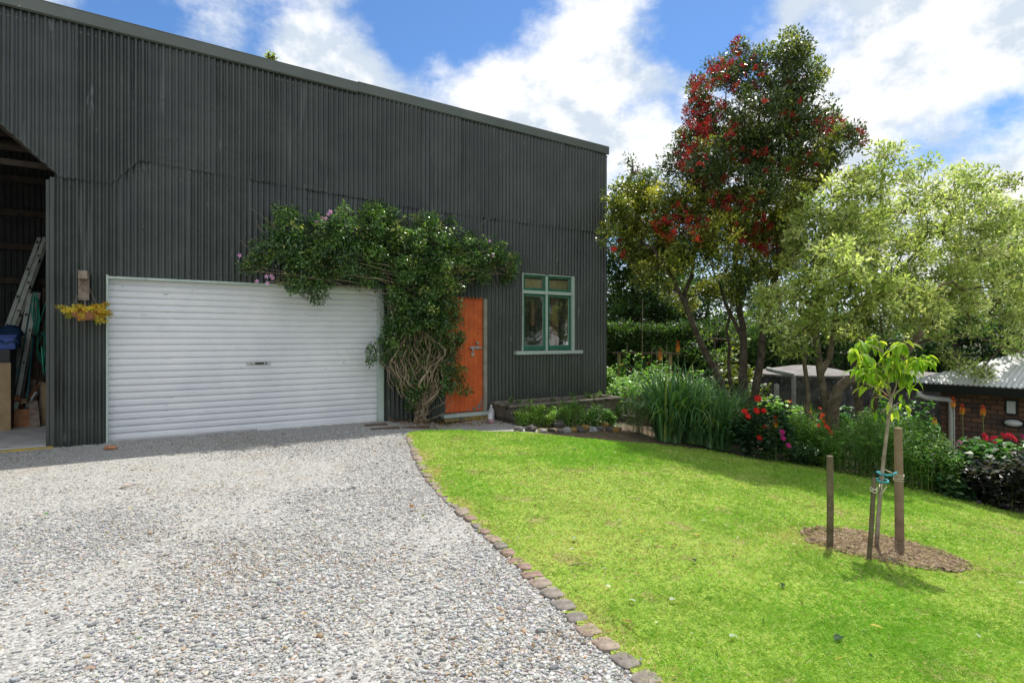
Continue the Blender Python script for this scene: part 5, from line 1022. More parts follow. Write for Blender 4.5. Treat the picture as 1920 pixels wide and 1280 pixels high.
#@@PART5
# ------------------------------------------------------------------ water tanks
def tank(cx, Z, r, zr, label, pipe=False):
    c = px(cx, 700, Z); zb = float(hgt(c.x, c.y))-.1; t = thing('water_tank', label, 'water tank', (c.x, c.y, zb), 'concrete water tanks')
    mb = MB(); mb.lathe((c.x, c.y, 0), [(r, zb), (r, zr-.10), (r+.015, zr-.10), (r+.015, zr)], 48); mb.build('wall', M['tank'], t, smooth=False)
    mb = MB(); mb.lathe((c.x, c.y, 0), [(r+.05, zr-.02), (r+.05, zr+.03), (r*.6, zr+.15), (.3, zr+.225), (0, zr+.25)], 48); mb.build('lid', M['tanktop'], t)
    if pipe:
        a = px(1456, 690, Z-r-.05); mb = MB(); d = Vector((0, -r*.2, 0)); y0 = c.y-r-.12
        p = [Vector((px(1464, 0, y0).x, c.y-r*.5, zr+.17)), Vector((px(1464, 0, y0).x, y0+.1, zr+.13)), Vector((px(1486, 0, y0).x, y0, zr+.07)), Vector((px(1488, 0, y0).x, y0, zr-.05)), Vector((px(1489, 0, y0).x, y0, zb+.1))]
        mb.tube(p, .055, 10); mb.build('pipe', M['pipegrey'], t)
        mb = MB(); x2 = px(1456, 0, y0).x; mb.tube([(x2, y0, zb+.1), (x2, y0, zr-.18)], .06, 10); mb.build('pipe', M['pipegrey'], t)
    return t
M['pipegrey'] = mat('grey_pipe', (.22, .23, .22), .6, col2=(.36, .37, .36), vscale=9)
tank(1506, 16.2, 1.28, .33, 'round concrete water tank with pale domed lid and a bent grey pipe', True)
tank(1700, 17.8, 1.75, .10, 'dark streaked concrete water tank between the pale trees and brick house')
# ------------------------------------------------------------------ brick house
A_ = np.array([.5496, -.8354]); Bq = np.array([.8354, .5496]); hc = np.array([(1764-960)/F*11.0, 11.0])
def HP(a, b, z): p = hc+a*A_+b*Bq; return (float(p[0]), float(p[1]), float(z))
zE = EYE-(722-HOR)/F*11.0
house = thing('brick_house', 'dark brown brick house with pale ribbed metal roof beyond the flower bed', 'house', HP(0, 0, -1.9))
bm_ = bpy.data.materials.new('brick_wall'); bm_.use_nodes = True; t = bm_.node_tree; b = t.nodes['Principled BSDF']; b.inputs['Roughness'].default_value = .9
tcn = t.nodes.new('ShaderNodeTexCoord'); bt = t.nodes.new('ShaderNodeTexBrick'); bt.inputs['Scale'].default_value = 1; bt.inputs['Brick Width'].default_value = .19; bt.inputs['Row Height'].default_value = .086; bt.inputs['Mortar Size'].default_value = .007
bt.inputs['Color1'].default_value = (.25, .125, .075, 1); bt.inputs['Color2'].default_value = (.085, .062, .056, 1); bt.inputs['Mortar'].default_value = (.035, .031, .030, 1); bt.inputs['Bias'].default_value = -.1
t.links.new(tcn.outputs['UV'], bt.inputs['Vector']); nz = t.nodes.new('ShaderNodeTexNoise'); nz.inputs['Scale'].default_value = 35; nz.inputs['Detail'].default_value = 4; t.links.new(tcn.outputs['UV'], nz.inputs['Vector'])
mrr = t.nodes.new('ShaderNodeMapRange'); mrr.inputs[3].default_value = .7; mrr.inputs[4].default_value = 1.35; t.links.new(nz.outputs[0], mrr.inputs[0]); vm = t.nodes.new('ShaderNodeVectorMath'); vm.operation = 'MULTIPLY'; t.links.new(bt.outputs['Color'], vm.inputs[0]); t.links.new(mrr.outputs[0], vm.inputs[1]); t.links.new(vm.outputs[0], b.inputs['Base Color'])
bp = t.nodes.new('ShaderNodeBump'); bp.inputs['Strength'].default_value = .7; bp.inputs['Distance'].default_value = .006; bp.invert = True; t.links.new(bt.outputs['Fac'], bp.inputs['Height']); t.links.new(bp.outputs[0], b.inputs['Normal'])
def uvquad(name, pts, uvs, m, parent):
    o = meshobj(name, pts, [tuple(range(i*4, i*4+4)) for i in range(len(pts)//4)], m, parent); uv = o.data.uv_layers.new(name='UVMap')
    for i, q in enumerate(uvs): uv.data[i].uv = q
    return o
HL, HD = 6.5, 8.0
uvquad('wall', [HP(0, 0, -2.6), HP(HL, 0, -2.6), HP(HL, 0, zE), HP(0, 0, zE), HP(0, HD, -2.6), HP(0, 0, -2.6), HP(0, 0, zE), HP(0, HD, zE), HP(HL, 0, -2.6), HP(HL, HD, -2.6), HP(HL, HD, zE), HP(HL, 0, zE)],
       [(0, 0), (HL, 0), (HL, zE+2.6), (0, zE+2.6), (0, 0), (HD, 0), (HD, zE+2.6), (0, zE+2.6), (0, 0), (HD, 0), (HD, zE+2.6), (0, zE+2.6)], bm_, house)
ov = .42; M['roofpale'] = mat('pale_roof', (.56, .57, .60), .45, col2=(.66, .67, .69), vscale=1.5, spec=.5)
def ribbed(name, f, s0, s1, n, parent):   # f(s, t) -> lower/upper point; ribs run up the slope
    V = []; ss = np.linspace(s0, s1, n)
    for t_ in (0, 1):
        for i, s in enumerate(ss):
            p = f(s, t_); V.append((p[0], p[1], p[2]+.018*(1 if i % 4 in (0, 1) else 0)))
    i = np.arange(n-1); return meshobj(name, V, np.stack([i, i+1, i+1+n, i+n], 1), M['roofpale'], parent)
pit = .42; half = (HD+2*ov)/2
def ffront(s, t_):   # slope over the visible facade; hip at its left end
    run = min(half, (s+ov)); run = min(run, half); return HP(s, -ov+run*t_, zE+.05+pit*run*t_)
ribbed('roof', ffront, -ov, HL+1, 420, house)
def fleft(s, t_):
    run = min(half, min(s+ov, HD+ov-s)); return HP(-ov+run*t_, s, zE+.05+pit*run*t_)
ribbed('roof', fleft, -ov, HD+ov, 380, house)
mb = MB(); mb.hexa([HP(-ov, -ov-.02, zE-.08), HP(HL+1, -ov-.02, zE-.08), HP(HL+1, -.0-.002, zE-.08), HP(-ov, -.002, zE-.08)]+[HP(-ov, -ov-.02, zE-.06), HP(HL+1, -ov-.02, zE-.06), HP(HL+1, -.002, zE-.06), HP(-ov, -.002, zE-.06)]); mb.build('soffit', M['gutter'], house)
mb = MB(); mb.hexa([HP(-ov-.12, -ov-.12, zE-.09), HP(HL+1, -ov-.12, zE-.09), HP(HL+1, -ov-.02, zE-.09), HP(-ov-.12, -ov-.02, zE-.09), HP(-ov-.14, -ov-.14, zE+.055), HP(HL+1, -ov-.14, zE+.055), HP(HL+1, -ov-.02, zE+.055), HP(-ov-.14, -ov-.02, zE+.055)])
mb.hexa([HP(-ov-.12, -ov-.02, zE-.09), HP(-ov-.02, -ov-.02, zE-.09), HP(-ov-.02, HD+ov, zE-.09), HP(-ov-.12, HD+ov, zE-.09), HP(-ov-.14, -ov-.02, zE+.055), HP(-ov-.02, -ov-.02, zE+.055), HP(-ov-.02, HD+ov, zE+.055), HP(-ov-.14, HD+ov, zE+.055)]); mb.build('gutter', M['gutter'], house)
mb = MB(); mb.tube([HP(-ov+.25, -ov-.06, zE-.06), HP(-ov+.25, -ov-.05, zE-.16), HP(-ov+.32, -ov+.03, zE-.21), HP(.16, -.12, zE-.24), HP(.20, -.07, zE-.30), HP(.20, -.06, -2.4)], .05, 12); mb.build('downpipe', M['white'], house, smooth=True)
mb = MB(); mb.hexa([HP(.97, -.04, zE-.44), HP(1.15, -.04, zE-.44), HP(1.15, -.002, zE-.44), HP(.97, -.002, zE-.44), HP(.97, -.04, zE-.17), HP(1.15, -.04, zE-.17), HP(1.15, -.002, zE-.17), HP(.97, -.002, zE-.17)]); s_ = bevel(mb.build('sensor_box', M['black'], house), .008)
mb = MB(); mb.hexa([HP(1.0, -.055, zE-.41), HP(1.12, -.055, zE-.41), HP(1.12, -.041, zE-.41), HP(1.0, -.041, zE-.41), HP(1.0, -.055, zE-.2), HP(1.12, -.055, zE-.2), HP(1.12, -.041, zE-.2), HP(1.0, -.041, zE-.2)]); bevel(mb.build('sensor_face', M['white'], s_), .005)
def oval(a, z, ra, rz_, b0, b1, m, name, parent, dome=0):
    mb = MB(); n = 24
    rings = [(1, b0), (1, b1)] + ([(.92, b1-.02*dome), (.7, b1-.045*dome), (.3, b1-.06*dome), (.01, b1-.062*dome)] if dome else [(.01, b1)])
    for (s, bb) in rings:
        for k in range(n): th = 2*math.pi*k/n; mb.v.append(HP(a+ra*s*math.cos(th), bb, z+rz_*s*math.sin(th)))
    for i in range(len(rings)-1):
        for k in range(n): mb.f.append((i*n+k, i*n+(k+1) % n, (i+1)*n+(k+1) % n, (i+1)*n+k))
    return mb.build(name, m, parent, smooth=bool(dome))
lb = oval(1.09, zE-.57, .16, .085, -.002, -.05, M['black'], 'wall_light', house); oval(1.09, zE-.57, .125, .060, -.051, -.06, M['white'], 'lens', lb, 1)

# ------------------------------------------------------------------ vegetable patch beyond the shed
PG = [(.15, .34, .06), (.23, .45, .09), (.33, .54, .16), (.09, .22, .04), (.46, .60, .30)]
pots = [(1150, 735, 13.2), (1190, 735, 13.0), (1235, 737, 13.0), (1275, 735, 13.2), (1165, 728, 14.2), (1215, 730, 14.2), (1262, 728, 14.3), (1300, 740, 13.6), (1190, 728, 15.2), (1240, 726, 15.2), (1145, 720, 15.4), (1210, 750, 12.2), (1255, 752, 12.3), (1165, 752, 12.3)]
plabs = ['potato plant nearest the shed corner', 'potato plant second from the shed corner, front row', 'potato plant right behind the left flower spike', 'potato plant at the right end of the front row', 'potato plant in the middle row beside the shed', 'potato plant in the centre of the patch', 'potato plant below the right trellis post', 'potato plant nearest the leaning tree trunk', 'potato plant in the back row under the trellis', 'potato plant in the back row at the right', 'potato plant in the back row at the shed', 'low potato plant in front, behind the strappy clump', 'low potato plant in front at the right', 'low potato plant in front, above the trough end']
for (x, y, Z), lb_ in zip(pots, plabs):
    c = px(x, y, Z); c = G(c.x, c.y); top = EYE-(693-HOR)/F*Z + random.uniform(-.06, .1)-(.12 if Z < 13 else 0)
    bush('potato_plant', 'bright green leafy '+lb_, c, .42, .42, top-c.z, 900, .095, .055, PG, [.28, .3, .18, .14, .10], 'potato plants in the vegetable patch', 'potato plant', stems=16, up=.25, taper=.6)
# bean trellis
ZT = 15.6; tl = thing('bean_trellis', 'timber bean trellis with two pale posts and a dark top rail', 'trellis', tuple(G((1208-960)/F*ZT, ZT)))
for x in (1161, 1257):
    a = px(x, 740, ZT); a.z = float(hgt(a.x, a.y)); b = px(x, 662, ZT); mb = MB(); mb.plank(a, b, .08, .05, (1, 0, 0)); mb.build('post', M['ply'], tl)
mb = MB(); mb.plank(px(1148, 661, ZT-.04), px(1276, 663, ZT-.04), .05, .05, (0, 0, 1)); mb.build('rail', M['darkwood'], tl)
for x, y in ((1176, 645), (1205, 560), (1222, 655), (1232, 655), (1250, 645), (1190, 658), (1242, 659)):
    a = px(x-2, 740, ZT-.1); a.z = float(hgt(a.x, a.y)); mb = MB(); mb.tube([a, px(x, y, ZT-.1)], .009, 5); mb.build('cane', M['vinewood'], tl)
for k, (x, y0, y1, lb_) in enumerate([(1172, 655, 720, 'left'), (1195, 662, 735, 'second'), (1208, 640, 730, 'tallest'), (1226, 660, 735, 'fourth'), (1252, 655, 725, 'right')]):
    c = px(x, 740, ZT-.15); c = G(c.x, c.y); top = EYE-(y0-HOR)/F*ZT
    b_ = bush('bean_plant', 'climbing bean plant on the trellis, '+{'left': 'by the left post', 'second': 'just right of the left post', 'tallest': 'tallest, in the middle', 'fourth': 'just left of the right post', 'right': 'by the right post'}[lb_], c, .14, .10, top-c.z, 110, .10, .075, PG, [.3, .4, .2, .1, 0], 'climbing beans', 'bean plant', stems=3, up=0, taper=1)
    for q in range(2): bloom(b_, (c.x+random.uniform(-.12, .12), c.y-.12, c.z+(top-c.z)*random.uniform(.4, .8)), .03, (.75, .06, .03), None, ((4, 1, .4),))

# ------------------------------------------------------------------ trough, herbs, rocks, bottle
o0, o1 = .06, .74; u0t, u1t = U(919, o0), U(1165, o1); zt0 = .20; zb = -.16
u0f = U(957, o1)
tr = thing('stone_trough', 'long weathered concrete planter trough against the shed wall under the window', 'planter', WP((u0t+u1t)/2, zb, .4))
mb = MB(); tp = .16
def ring(ins, z, tap): return [WP(u0t+ins+tap, z, o1-ins-tap*.6), WP(u1t-ins-tap, z, o1-ins-tap*.6), WP(u1t-ins-tap, z, o0+ins), WP(u0t+ins+tap, z, o0+ins)]
rg = [ring(0.0, zb, tp), ring(0, zt0-.06, .03), ring(-.015, zt0-.045, .0), ring(-.015, zt0, .0), ring(.055, zt0, 0), ring(.07, zt0-.25, .03)]
for i, r_ in enumerate(rg): mb.v += r_
for i in range(len(rg)-1):
    for k in range(4): mb.f.append((i*4+k, i*4+(k+1) % 4, (i+1)*4+(k+1) % 4, (i+1)*4+k))
bevel(mb.build('basin', M['trough'], tr), .012)
mb = MB(); mb.v = []; nn = 40
g1_ = np.linspace(u0t+.06, u1t-.06, nn); g2_ = np.linspace(o0+.06, o1-.06, 8)
for b_ in g2_:
    for a_ in g1_: mb.v.append(WP(a_, zt0-.07+random.uniform(-.012, .02), b_))
for j in range(7):
    for i in range(nn-1): a = j*nn+i; mb.f.append((a, a+1, a+1+nn, a+nn))
mb.build('soil', M['soil'], tr, smooth=True)
HG = [(.09, .22, .045), (.15, .32, .06), (.24, .40, .10), (.06, .15, .035)]
for x, h, lb_ in [(955, .17, 'first seedling from the left in the trough, dark and upright'), (973, .13, 'small seedling second from the left in the trough'), (992, .16, 'seedling in the trough below the left end of the window sill'), (1034, .08, 'tiny seedling low in the middle of the trough'), (1072, .20, 'tallest leafy seedling in the trough, right of middle'), (1096, .18, 'pale seedling in the trough right of the tallest one'), (1108, .15, 'slim pale seedling between two pale ones in the trough'), (1122, .17, 'broad pale seedling near the shed corner in the trough'), (1138, .14, 'last seedling at the right end of the trough')]:
    u_ = U(x, .3); bush('seedling', lb_, WP(u_, zt0-.06, .32), .06, .06, h, 34, .055, .026, HG if x < 1080 else [(.2, .36, .1), (.32, .45, .2), (.12, .25, .06)], None, 'seedlings in the trough', 'seedling', stems=4, up=.3, sr=.004)
for x, y, Z, r, h, col, lb_ in [(985, 800, 9.25, .20, .34, 0, 'light green herb bush at the left front of the trough'), (1002, 797, 9.35, .15, .50, 0, 'tall narrow light green herb at the trough front'), (1022, 798, 9.3, .18, .36, 0, 'yellow-green herb bush third along the trough'), (1048, 797, 9.5, .22, .42, 1, 'mid green herb bush in the middle front of the trough'), (1072, 797, 9.6, .20, .50, 1, 'tallest mid green herb in front of the trough'), (1095, 796, 9.75, .22, .44, 2, 'dark green herb bush right of the middle of the trough'), (1120, 795, 9.9, .22, .42, 2, 'dark green feathery herb near the right end of the trough'), (1140, 796, 10.0, .16, .34, 2, 'small dark herb at the right end of the trough')]:
    cols = [[(.26, .50, .07), (.38, .60, .11), (.48, .64, .22), (.16, .34, .05)], [(.20, .42, .07), (.30, .52, .12), (.12, .28, .05)], [(.09, .24, .05), (.13, .32, .07), (.2, .38, .1)]][col]
    c = px(x, y, depth_on_wall(x, .74)-.30); bush('herb_bush', lb_, G(c.x, c.y), r, r*.6, h, 900, .040, .018, cols, None, 'herbs in front of the trough', 'herb', stems=14, up=.5, taper=.6)
rk = [(972, 803, .09, 1), (995, 803, .12, 0), (1018, 806, .08, 2), (1034, 804, .07, 0), (1046, 795, .13, 3), (1050, 806, .07, 1), (1063, 806, .12, 2), (1075, 803, .08, 4), (1088, 804, .10, 0), (1098, 800, .10, 4), (1112, 803, .10, 2), (1124, 801, .10, 1), (1132, 796, .12, 4), (1143, 803, .10, 0), (1152, 804, .11, 4), (1160, 801, .07, 1)]
for k, (x, y, s_, c_) in enumerate(rk):
    p = gp(x, y+5); col = [(.085, .08, .072), (.15, .145, .13), (.26, .26, .255), (.08, .076, .07), (.26, .17, .05)][c_]
    lb_ = ['dark grey rock', 'mid grey rock', 'pale grey rock', 'largest round dark rock', 'rock with orange lichen'][c_]+' in the rockery edge, '+['at its left end', 'second from the left', 'third from the left', 'fourth from the left', 'on top in the middle', 'below the largest rock', 'right of the largest rock', 'near the middle herbs', 'ninth from the left', 'tenth from the left', 'below the tall herbs', 'below the feathery herb', 'on top near the right end', 'third from the right', 'second from the right', 'at the far right end'][k]
    rockobj('rock', (p.x, p.y, p.z+s_*.25), s_*.75, s_*.6, s_*.5, random.random()*3, col, 300+k, 3, lb_, 'rock', 'rocks in front of the herbs', .62, None, .16)
# plastic bottle with a label and some pink liquid
pb = gp(921, 793); bt_ = thing('plastic_bottle', 'clear plastic bottle with white label and pink liquid by the door sill', 'bottle', tuple(pb))
M['pet'] = mat('clear_plastic', (.62, .60, .62), .15, spec=.6); M['pet'].node_tree.nodes['Principled BSDF'].inputs['Alpha'].default_value = .42
M['pink'] = mat('pink_liquid', (.50, .02, .14), .2); M['label'] = mat('bottle_label', (.72, .72, .74), .6, col2=(.5, .5, .55), vscale=30)
mb = MB(); mb.lathe(pb, [(.0, .002), (.05, .004), (.056, .02), (.056, .17), (.05, .21), (.03, .25), (.016, .275), (.016, .29)], 20); mb.build('body', M['pet'], bt_, smooth=True)
mb = MB(); mb.lathe(pb, [(.0, .006), (.048, .008), (.052, .02), (.052, .06), (0, .061)], 20); mb.build('liquid', M['pink'], bt_)
mb = MB(); mb.lathe(pb, [(.0575, .075), (.0575, .175)], 20); mb.f = [f for k, f in enumerate(mb.f) if k % 20 in range(8, 16)]; mb.build('label', M['label'], bt_)
mb = MB(); mb.lathe(pb, [(.018, .282), (.018, .305), (0, .306)], 14); mb.build('cap', M['label'], bt_)

# ------------------------------------------------------------------ climbing vine on the shed wall
vb = WP(U(790, .12), -.12, .14)
vine = thing('climbing_vine', 'large dark green climbing vine with twisted tan stems and pink flowers on the shed', 'climbing plant', vb)
vbl = [(505, 470, 30), (480, 490, 22), (540, 430, 34), (545, 400, 16), (560, 480, 46), (600, 450, 46), (555, 530, 26), (590, 545, 20), (640, 425, 40), (640, 490, 44), (610, 520, 28), (690, 470, 50), (700, 420, 40), (705, 393, 20), (690, 525, 26), (740, 430, 40), (755, 480, 56), (770, 540, 50), (745, 560, 30), (800, 440, 40), (805, 418, 18), (820, 490, 50), (830, 545, 46), (860, 460, 36), (880, 490, 36),
       (800, 580, 44), (758, 595, 34), (838, 600, 34), (915, 470, 30), (940, 480, 22), (960, 492, 16), (900, 510, 22), (955, 520, 12), (845, 650, 16), (860, 635, 12), (732, 640, 18), (840, 700, 22), (838, 720, 18), (775, 745, 20), (790, 725, 14), (745, 600, 20), (745, 622, 22), (740, 655, 14), (848, 668, 13), (822, 640, 16), (768, 648, 12), (800, 655, 10), (460, 500, 10), (730, 665, 10)]
VB = []
VOUT = [(x, y, min(x+random.gauss(0, 20), 866 if y > 575 else 985), y+random.gauss(0, 15)) for x, y, r in vbl for _ in range(2)]
vbl += [(c, d, random.uniform(5, 9)) for a, b, c, d in VOUT]
vbl += [(random.gauss(790, 26), random.uniform(615, 745), random.uniform(5, 10)) for _ in range(24)]
for x, y, r in vbl:
    of = .16+min(r, 40)/75*.55; Zw = depth_on_wall(x, of); c = WP(U(x, of), ZZ(x, y, of), of); rr = r*Zw/F; VB.append((c[0], c[1], c[2], rr*.95, min(rr, .28), rr))
VT = blobs_points(VB, 98, .15); VT[:, :2] += WN*0
off_ = (VT[:, :2]-WC)@WN; VT[:, :2] += (np.maximum(0, .05-off_))[:, None]*WN
VC = [(.055, .13, .045), (.09, .19, .055), (.14, .27, .07), (.23, .36, .085), (.36, .40, .10)]
g = clump_leaves(VT, .10, 36, .050, .023, VC, [.3, .3, .22, .13, .05], up=.0, out=.8, percl=.25, j=.18, fold=.5)
leafobj('foliage', g, M['leafgloss'], vine)
stm = MB()
def vstem(pts, r, wob=.03, n=26):
    P = [Vector(p) for p in pts]; out = []
    for i in range(n+1):
        s = i/n*(len(P)-1); k = min(int(s), len(P)-2); f = s-k; a = P[max(k-1, 0)]; b = P[k]; c = P[k+1]; d = P[min(k+2, len(P)-1)]
        q = .5*((2*b)+(-a+c)*f+(2*a-5*b+4*c-d)*f*f+(-a+3*b-3*c+d)*f**3); out.append(q)
    ph = [random.random()*6 for _ in range(4)]; aw = random.uniform(.6, 1.4)*wob
    out = [q+Vector((WD[0], WD[1], 0))*aw*math.sin(i*.9+ph[0])*math.sin(3.14*i/n)+Vector((WN[0], WN[1], 0))*aw*.7*math.sin(i*.7+ph[1])*math.sin(3.14*i/n) for i, q in enumerate(out)]
    stm.tube(out, [r*(1-.55*i/n) for i in range(len(out))], 5)
VW = lambda x, y, of: WP(U(x, of), ZZ(x, y, of), of)
for k in range(64):
    x0 = random.gauss(788, 6); side = random.uniform(-1, 1); y1 = random.uniform(540, 620); bul = 46+random.uniform(-14, 14)
    pts = [VW(x0, 792, .14+.05*random.random()), VW(790+side*14, 762, random.uniform(.12, .26)), VW(790+side*bul*.8, 715, random.uniform(.1, .34)), VW(790+side*bul*(1.15 if side < 0 else 1.1), 660, random.uniform(.1, .36)), VW(790+side*bul*1.0, 610, random.uniform(.12, .38)), VW(785+side*60, y1-30, random.uniform(.15, .4))]
    vstem(pts, random.uniform(.006, .015) if k > 7 else random.uniform(.018, .03), random.uniform(.02, .11))
for k in range(44):  # crossing tangles
    y = random.uniform(620, 760); a = random.uniform(735, 850); b = a+random.uniform(-50, 50); vstem([VW(a, y, random.uniform(.1, .35)), VW((a+b)/2+random.uniform(-12, 12), y-random.uniform(20, 50), random.uniform(.2, .4)), VW(b, y-random.uniform(40, 90), random.uniform(.1, .35))], random.uniform(.004, .009), .04, 14)
vstem([VW(792, 790, .2), VW(830, 775, .3), VW(846, 750, .3), VW(840, 715, .3)], .008); vstem([VW(790, 785, .2), VW(815, 765, .3), VW(850, 735, .34), VW(848, 700, .3)], .006)
for k in range(46):  # horizontal runners through the canopy and ends poking out
    xa = random.uniform(740, 820); ya = random.uniform(500, 590); xb = random.choice([random.uniform(470, 640), random.uniform(870, 965)]); yb = random.uniform(430, 545) if xb < 700 else random.uniform(460, 535)
    vstem([VW(xa, ya, .2), VW((xa*2+xb)/3, (ya*2+yb)/3-14, random.uniform(.2, .5)), VW((xa+2*xb)/3, (ya+2*yb)/3-10, random.uniform(.2, .55)), VW(xb, yb, random.uniform(.1, .5))], random.uniform(.004, .009), .05)
for (x0, y0, x1, y1, x2, y2) in [(520, 430, 500, 412, 468, 390), (515, 445, 490, 432, 480, 412), (510, 440, 498, 460, 495, 480), (505, 470, 480, 478, 448, 448), (490, 490, 470, 500, 450, 505), (500, 500, 480, 508, 455, 510), (480, 470, 465, 482, 455, 500), (575, 520, 590, 540, 570, 560), (920, 480, 930, 510, 940, 540), (940, 470, 955, 500, 945, 535), (900, 480, 915, 510, 905, 530), (930, 500, 950, 510, 965, 530), (890, 500, 920, 520, 935, 545), (900, 435, 905, 415, 925, 410), (700, 545, 705, 555, 708, 575), (860, 560, 845, 600, 865, 615), (955, 470, 962, 480, 972, 470), (676, 420, 672, 400, 664, 388)]:
    vstem([VW(x0, y0, .3), VW(x1, y1, .35), VW(x2, y2, .3)], .0045, .015, 12)
for a, b, c, d in VOUT: vstem([VW(a, b, .3), VW((a+c)/2, (b+d)/2-3, .32), VW(c, d, .26)], .0035, .008, 6)
stm.build('stem', M['vinewood'], vine, smooth=True)
for (x, y, r, n) in [(612, 405, 6, 2), (600, 412, 5, 1), (595, 413, 5, 1), (620, 398, 5, 2), (446, 482, 5, 1), (505, 524, 9, 4), (922, 480, 5, 1), (918, 455, 4, 1), (484, 526, 3, 1)]:
    for q in range(n):
        c = VW(x+random.uniform(-r, r)*.7, y+random.uniform(-r, r)*.8, .62); bloom(vine, c, .035, random.choice([(.80, .48, .72), (.72, .38, .62)]), (.45, .08, .3), ((5, 1, .35),), face=(WN[0], WN[1], .1), name='flower')
# dry leaf litter at the vine foot
n = 700; a = rng.uniform(U(725), U(905), n); b_ = .06+rng.random(n)**1.5*.75; Pn = WC[None]+a[:, None]*WD+b_[:, None]*WN; X, Y = Pn[:, 0], Pn[:, 1]
lt = leafgeo(np.stack([X, Y, hgt(X, Y)+.02+.015*rng.random(n)], 1), np.stack([rng.normal(size=n), rng.normal(size=n), rng.normal(0, .3, n)], 1), np.tile([0, 0, 1.], (n, 1))+rng.normal(0, .4, (n, 3)), .03+.03*rng.random(n), .018, vary([(.20, .11, .06), (.34, .2, .1), (.12, .08, .05), (.45, .32, .2)], n, .15))
o = leafobj('dry_leaves', lt, M['leafthin'], None); o['kind'] = 'stuff'; tag(o, 'dry brown leaves fallen below the vine and door sill', 'leaf litter')

# ------------------------------------------------------------------ staked young tree
def stake(x, yb, yt_, wpx, lab, square=False, xt=None, m='oldwood'):
    a = gp(x, yb, -.06); Z = a.y; b = px(xt or x, yt_, Z); r = wpx*Z/F/2; t = thing('garden_stake', lab, 'stake', tuple(a), 'stakes around the young tree'); mb = MB()
    if square:
        mb.tube([a, a.lerp(b, .35), b], [r*1.02, r, r*.93], 14)
    else: mb.tube([a, a.lerp(b, .5)+Vector((.003, 0, 0)), b], [r, r*1.02, r*.98], 12)
    bevel(mb.build('shaft', M[m], t), .004); return a, b, r, t
M['stakewood'] = mat('treated_stake', (.085, .062, .035), .85, col2=(.20, .155, .10), vscale=7, bump=.5, bscale=50, spots=[(3, .55, (.06, .075, .025), (1, 1, .2)), (40, .68, (.35, .33, .27), (1, 1, 1))])
M['stakewood2'] = mat('brown_stake', (.20, .135, .085), .85, col2=(.31, .22, .15), vscale=6, bump=.5, bscale=40, spots=[(5, .62, (.12, .08, .05), (1, 1, .15))])
sA = stake(1556, 1028, 854, 12, 'left greenish round stake standing alone left of the young tree', m='stakewood')
sB = stake(1628, 1053, 895, 8.5, 'thin leaning stake close to the left of the young tree stem', xt=1639, m='stakewood')
sC = stake(1687, 1019, 802, 15, 'thickest and tallest brown stake right of the young tree', True, xt=1684, m='stakewood2')
sb = gp(1643, 1030); ZS = sb.y
sap = thing('young_tree', 'young staked tree with drooping lime green leaves in the lawn', 'tree', tuple(sb))
SP = lambda x, y, dz=0: px(x, y, ZS+dz)
mb = MB(); mb.tube([sb-Vector((0, 0, .05)), SP(1646, 980), SP(1651, 920), SP(1657, 860), SP(1664, 800), SP(1671, 745)], [.017, .016, .0145, .0135, .0125, .012], 10); 
tips = []
brs = [[(1671, 745), (1660, 725), (1648, 705), (1645, 690)], [(1671, 745), (1680, 725), (1684, 700), (1690, 680)], [(1671, 745), (1664, 715), (1658, 690), (1655, 660), (1648, 640), (1632, 632)], [(1660, 725), (1652, 730), (1645, 712), (1640, 700)],
       [(1658, 690), (1640, 680), (1622, 672), (1600, 655)], [(1655, 670), (1665, 655), (1680, 645), (1695, 642)], [(1684, 700), (1700, 695), (1716, 690), (1730, 672), (1742, 672)], [(1684, 700), (1700, 680), (1712, 672), (1722, 676)], [(1658, 700), (1640, 705), (1625, 700), (1615, 690)], [(1684, 712), (1690, 705), (1695, 700), (1708, 702)], [(1655, 660), (1640, 650), (1625, 645), (1612, 642)], [(1664, 715), (1672, 700), (1676, 685), (1680, 665)], [(1664, 715), (1660, 700), (1668, 690), (1665, 672)]]
for bi, br_ in enumerate(brs):
    dz = random.uniform(-.16, .16); P = [SP(x, y, dz*i/(len(br_)-1)) for i, (x, y) in enumerate(br_)]; mb.tube(P, [.0075*(1-.6*i/(len(P)-1)) for i in range(len(P))], 6); tips += [(P[-1], 13), (P[-2].lerp(P[-1], .66), 8), (P[-2].lerp(P[-1], .33), 8), (P[-2], 7)] + ([(P[-3].lerp(P[-2], .5), 7)] if len(P) > 3 else [])
for x0, y0, x1, y1 in ((1671, 745, 1625, 720), (1671, 750, 1640, 745), (1622, 672, 1605, 690), (1672, 765, 1650, 775), (1671, 745, 1700, 725), (1700, 725, 1716, 712), (1672, 765, 1694, 755), (1645, 712, 1632, 700), (1672, 775, 1680, 770)): mb.tube([SP(x0, y0), SP((x0+x1)/2, (y0+y1)/2-4), SP(x1, y1)], [.007, .005, .003], 5)
M['sapbark'] = mat('young_bark', (.22, .17, .13), .8, col2=(.40, .33, .26), vscale=14, bump=.3)
mb.build('trunk', M['sapbark'], sap, smooth=True)
tips += [(SP(x, y, random.uniform(-.14, .14)), 5) for x, y in ((1625, 720), (1640, 745), (1605, 690), (1665, 760), (1650, 775), (1690, 740), (1700, 725), (1716, 712), (1680, 770), (1632, 700), (1694, 755))]
PL, DL, NL = [], [], []
for (p, n) in tips:
    for q in range(max(3, int(n*.72))):
        az = random.random()*6.283; PL.append((p+Vector([random.gauss(0, .014) for _ in range(3)]))[:]); DL.append((math.cos(az), math.sin(az), random.uniform(-1.6, .15))); NL.append((0, 0, 1))
n = len(PL); DL = np.array(DL); C = vary([(.25, .43, .045), (.33, .50, .06), (.16, .33, .035), (.44, .54, .11)], n, .10, [.35, .3, .15, .2])
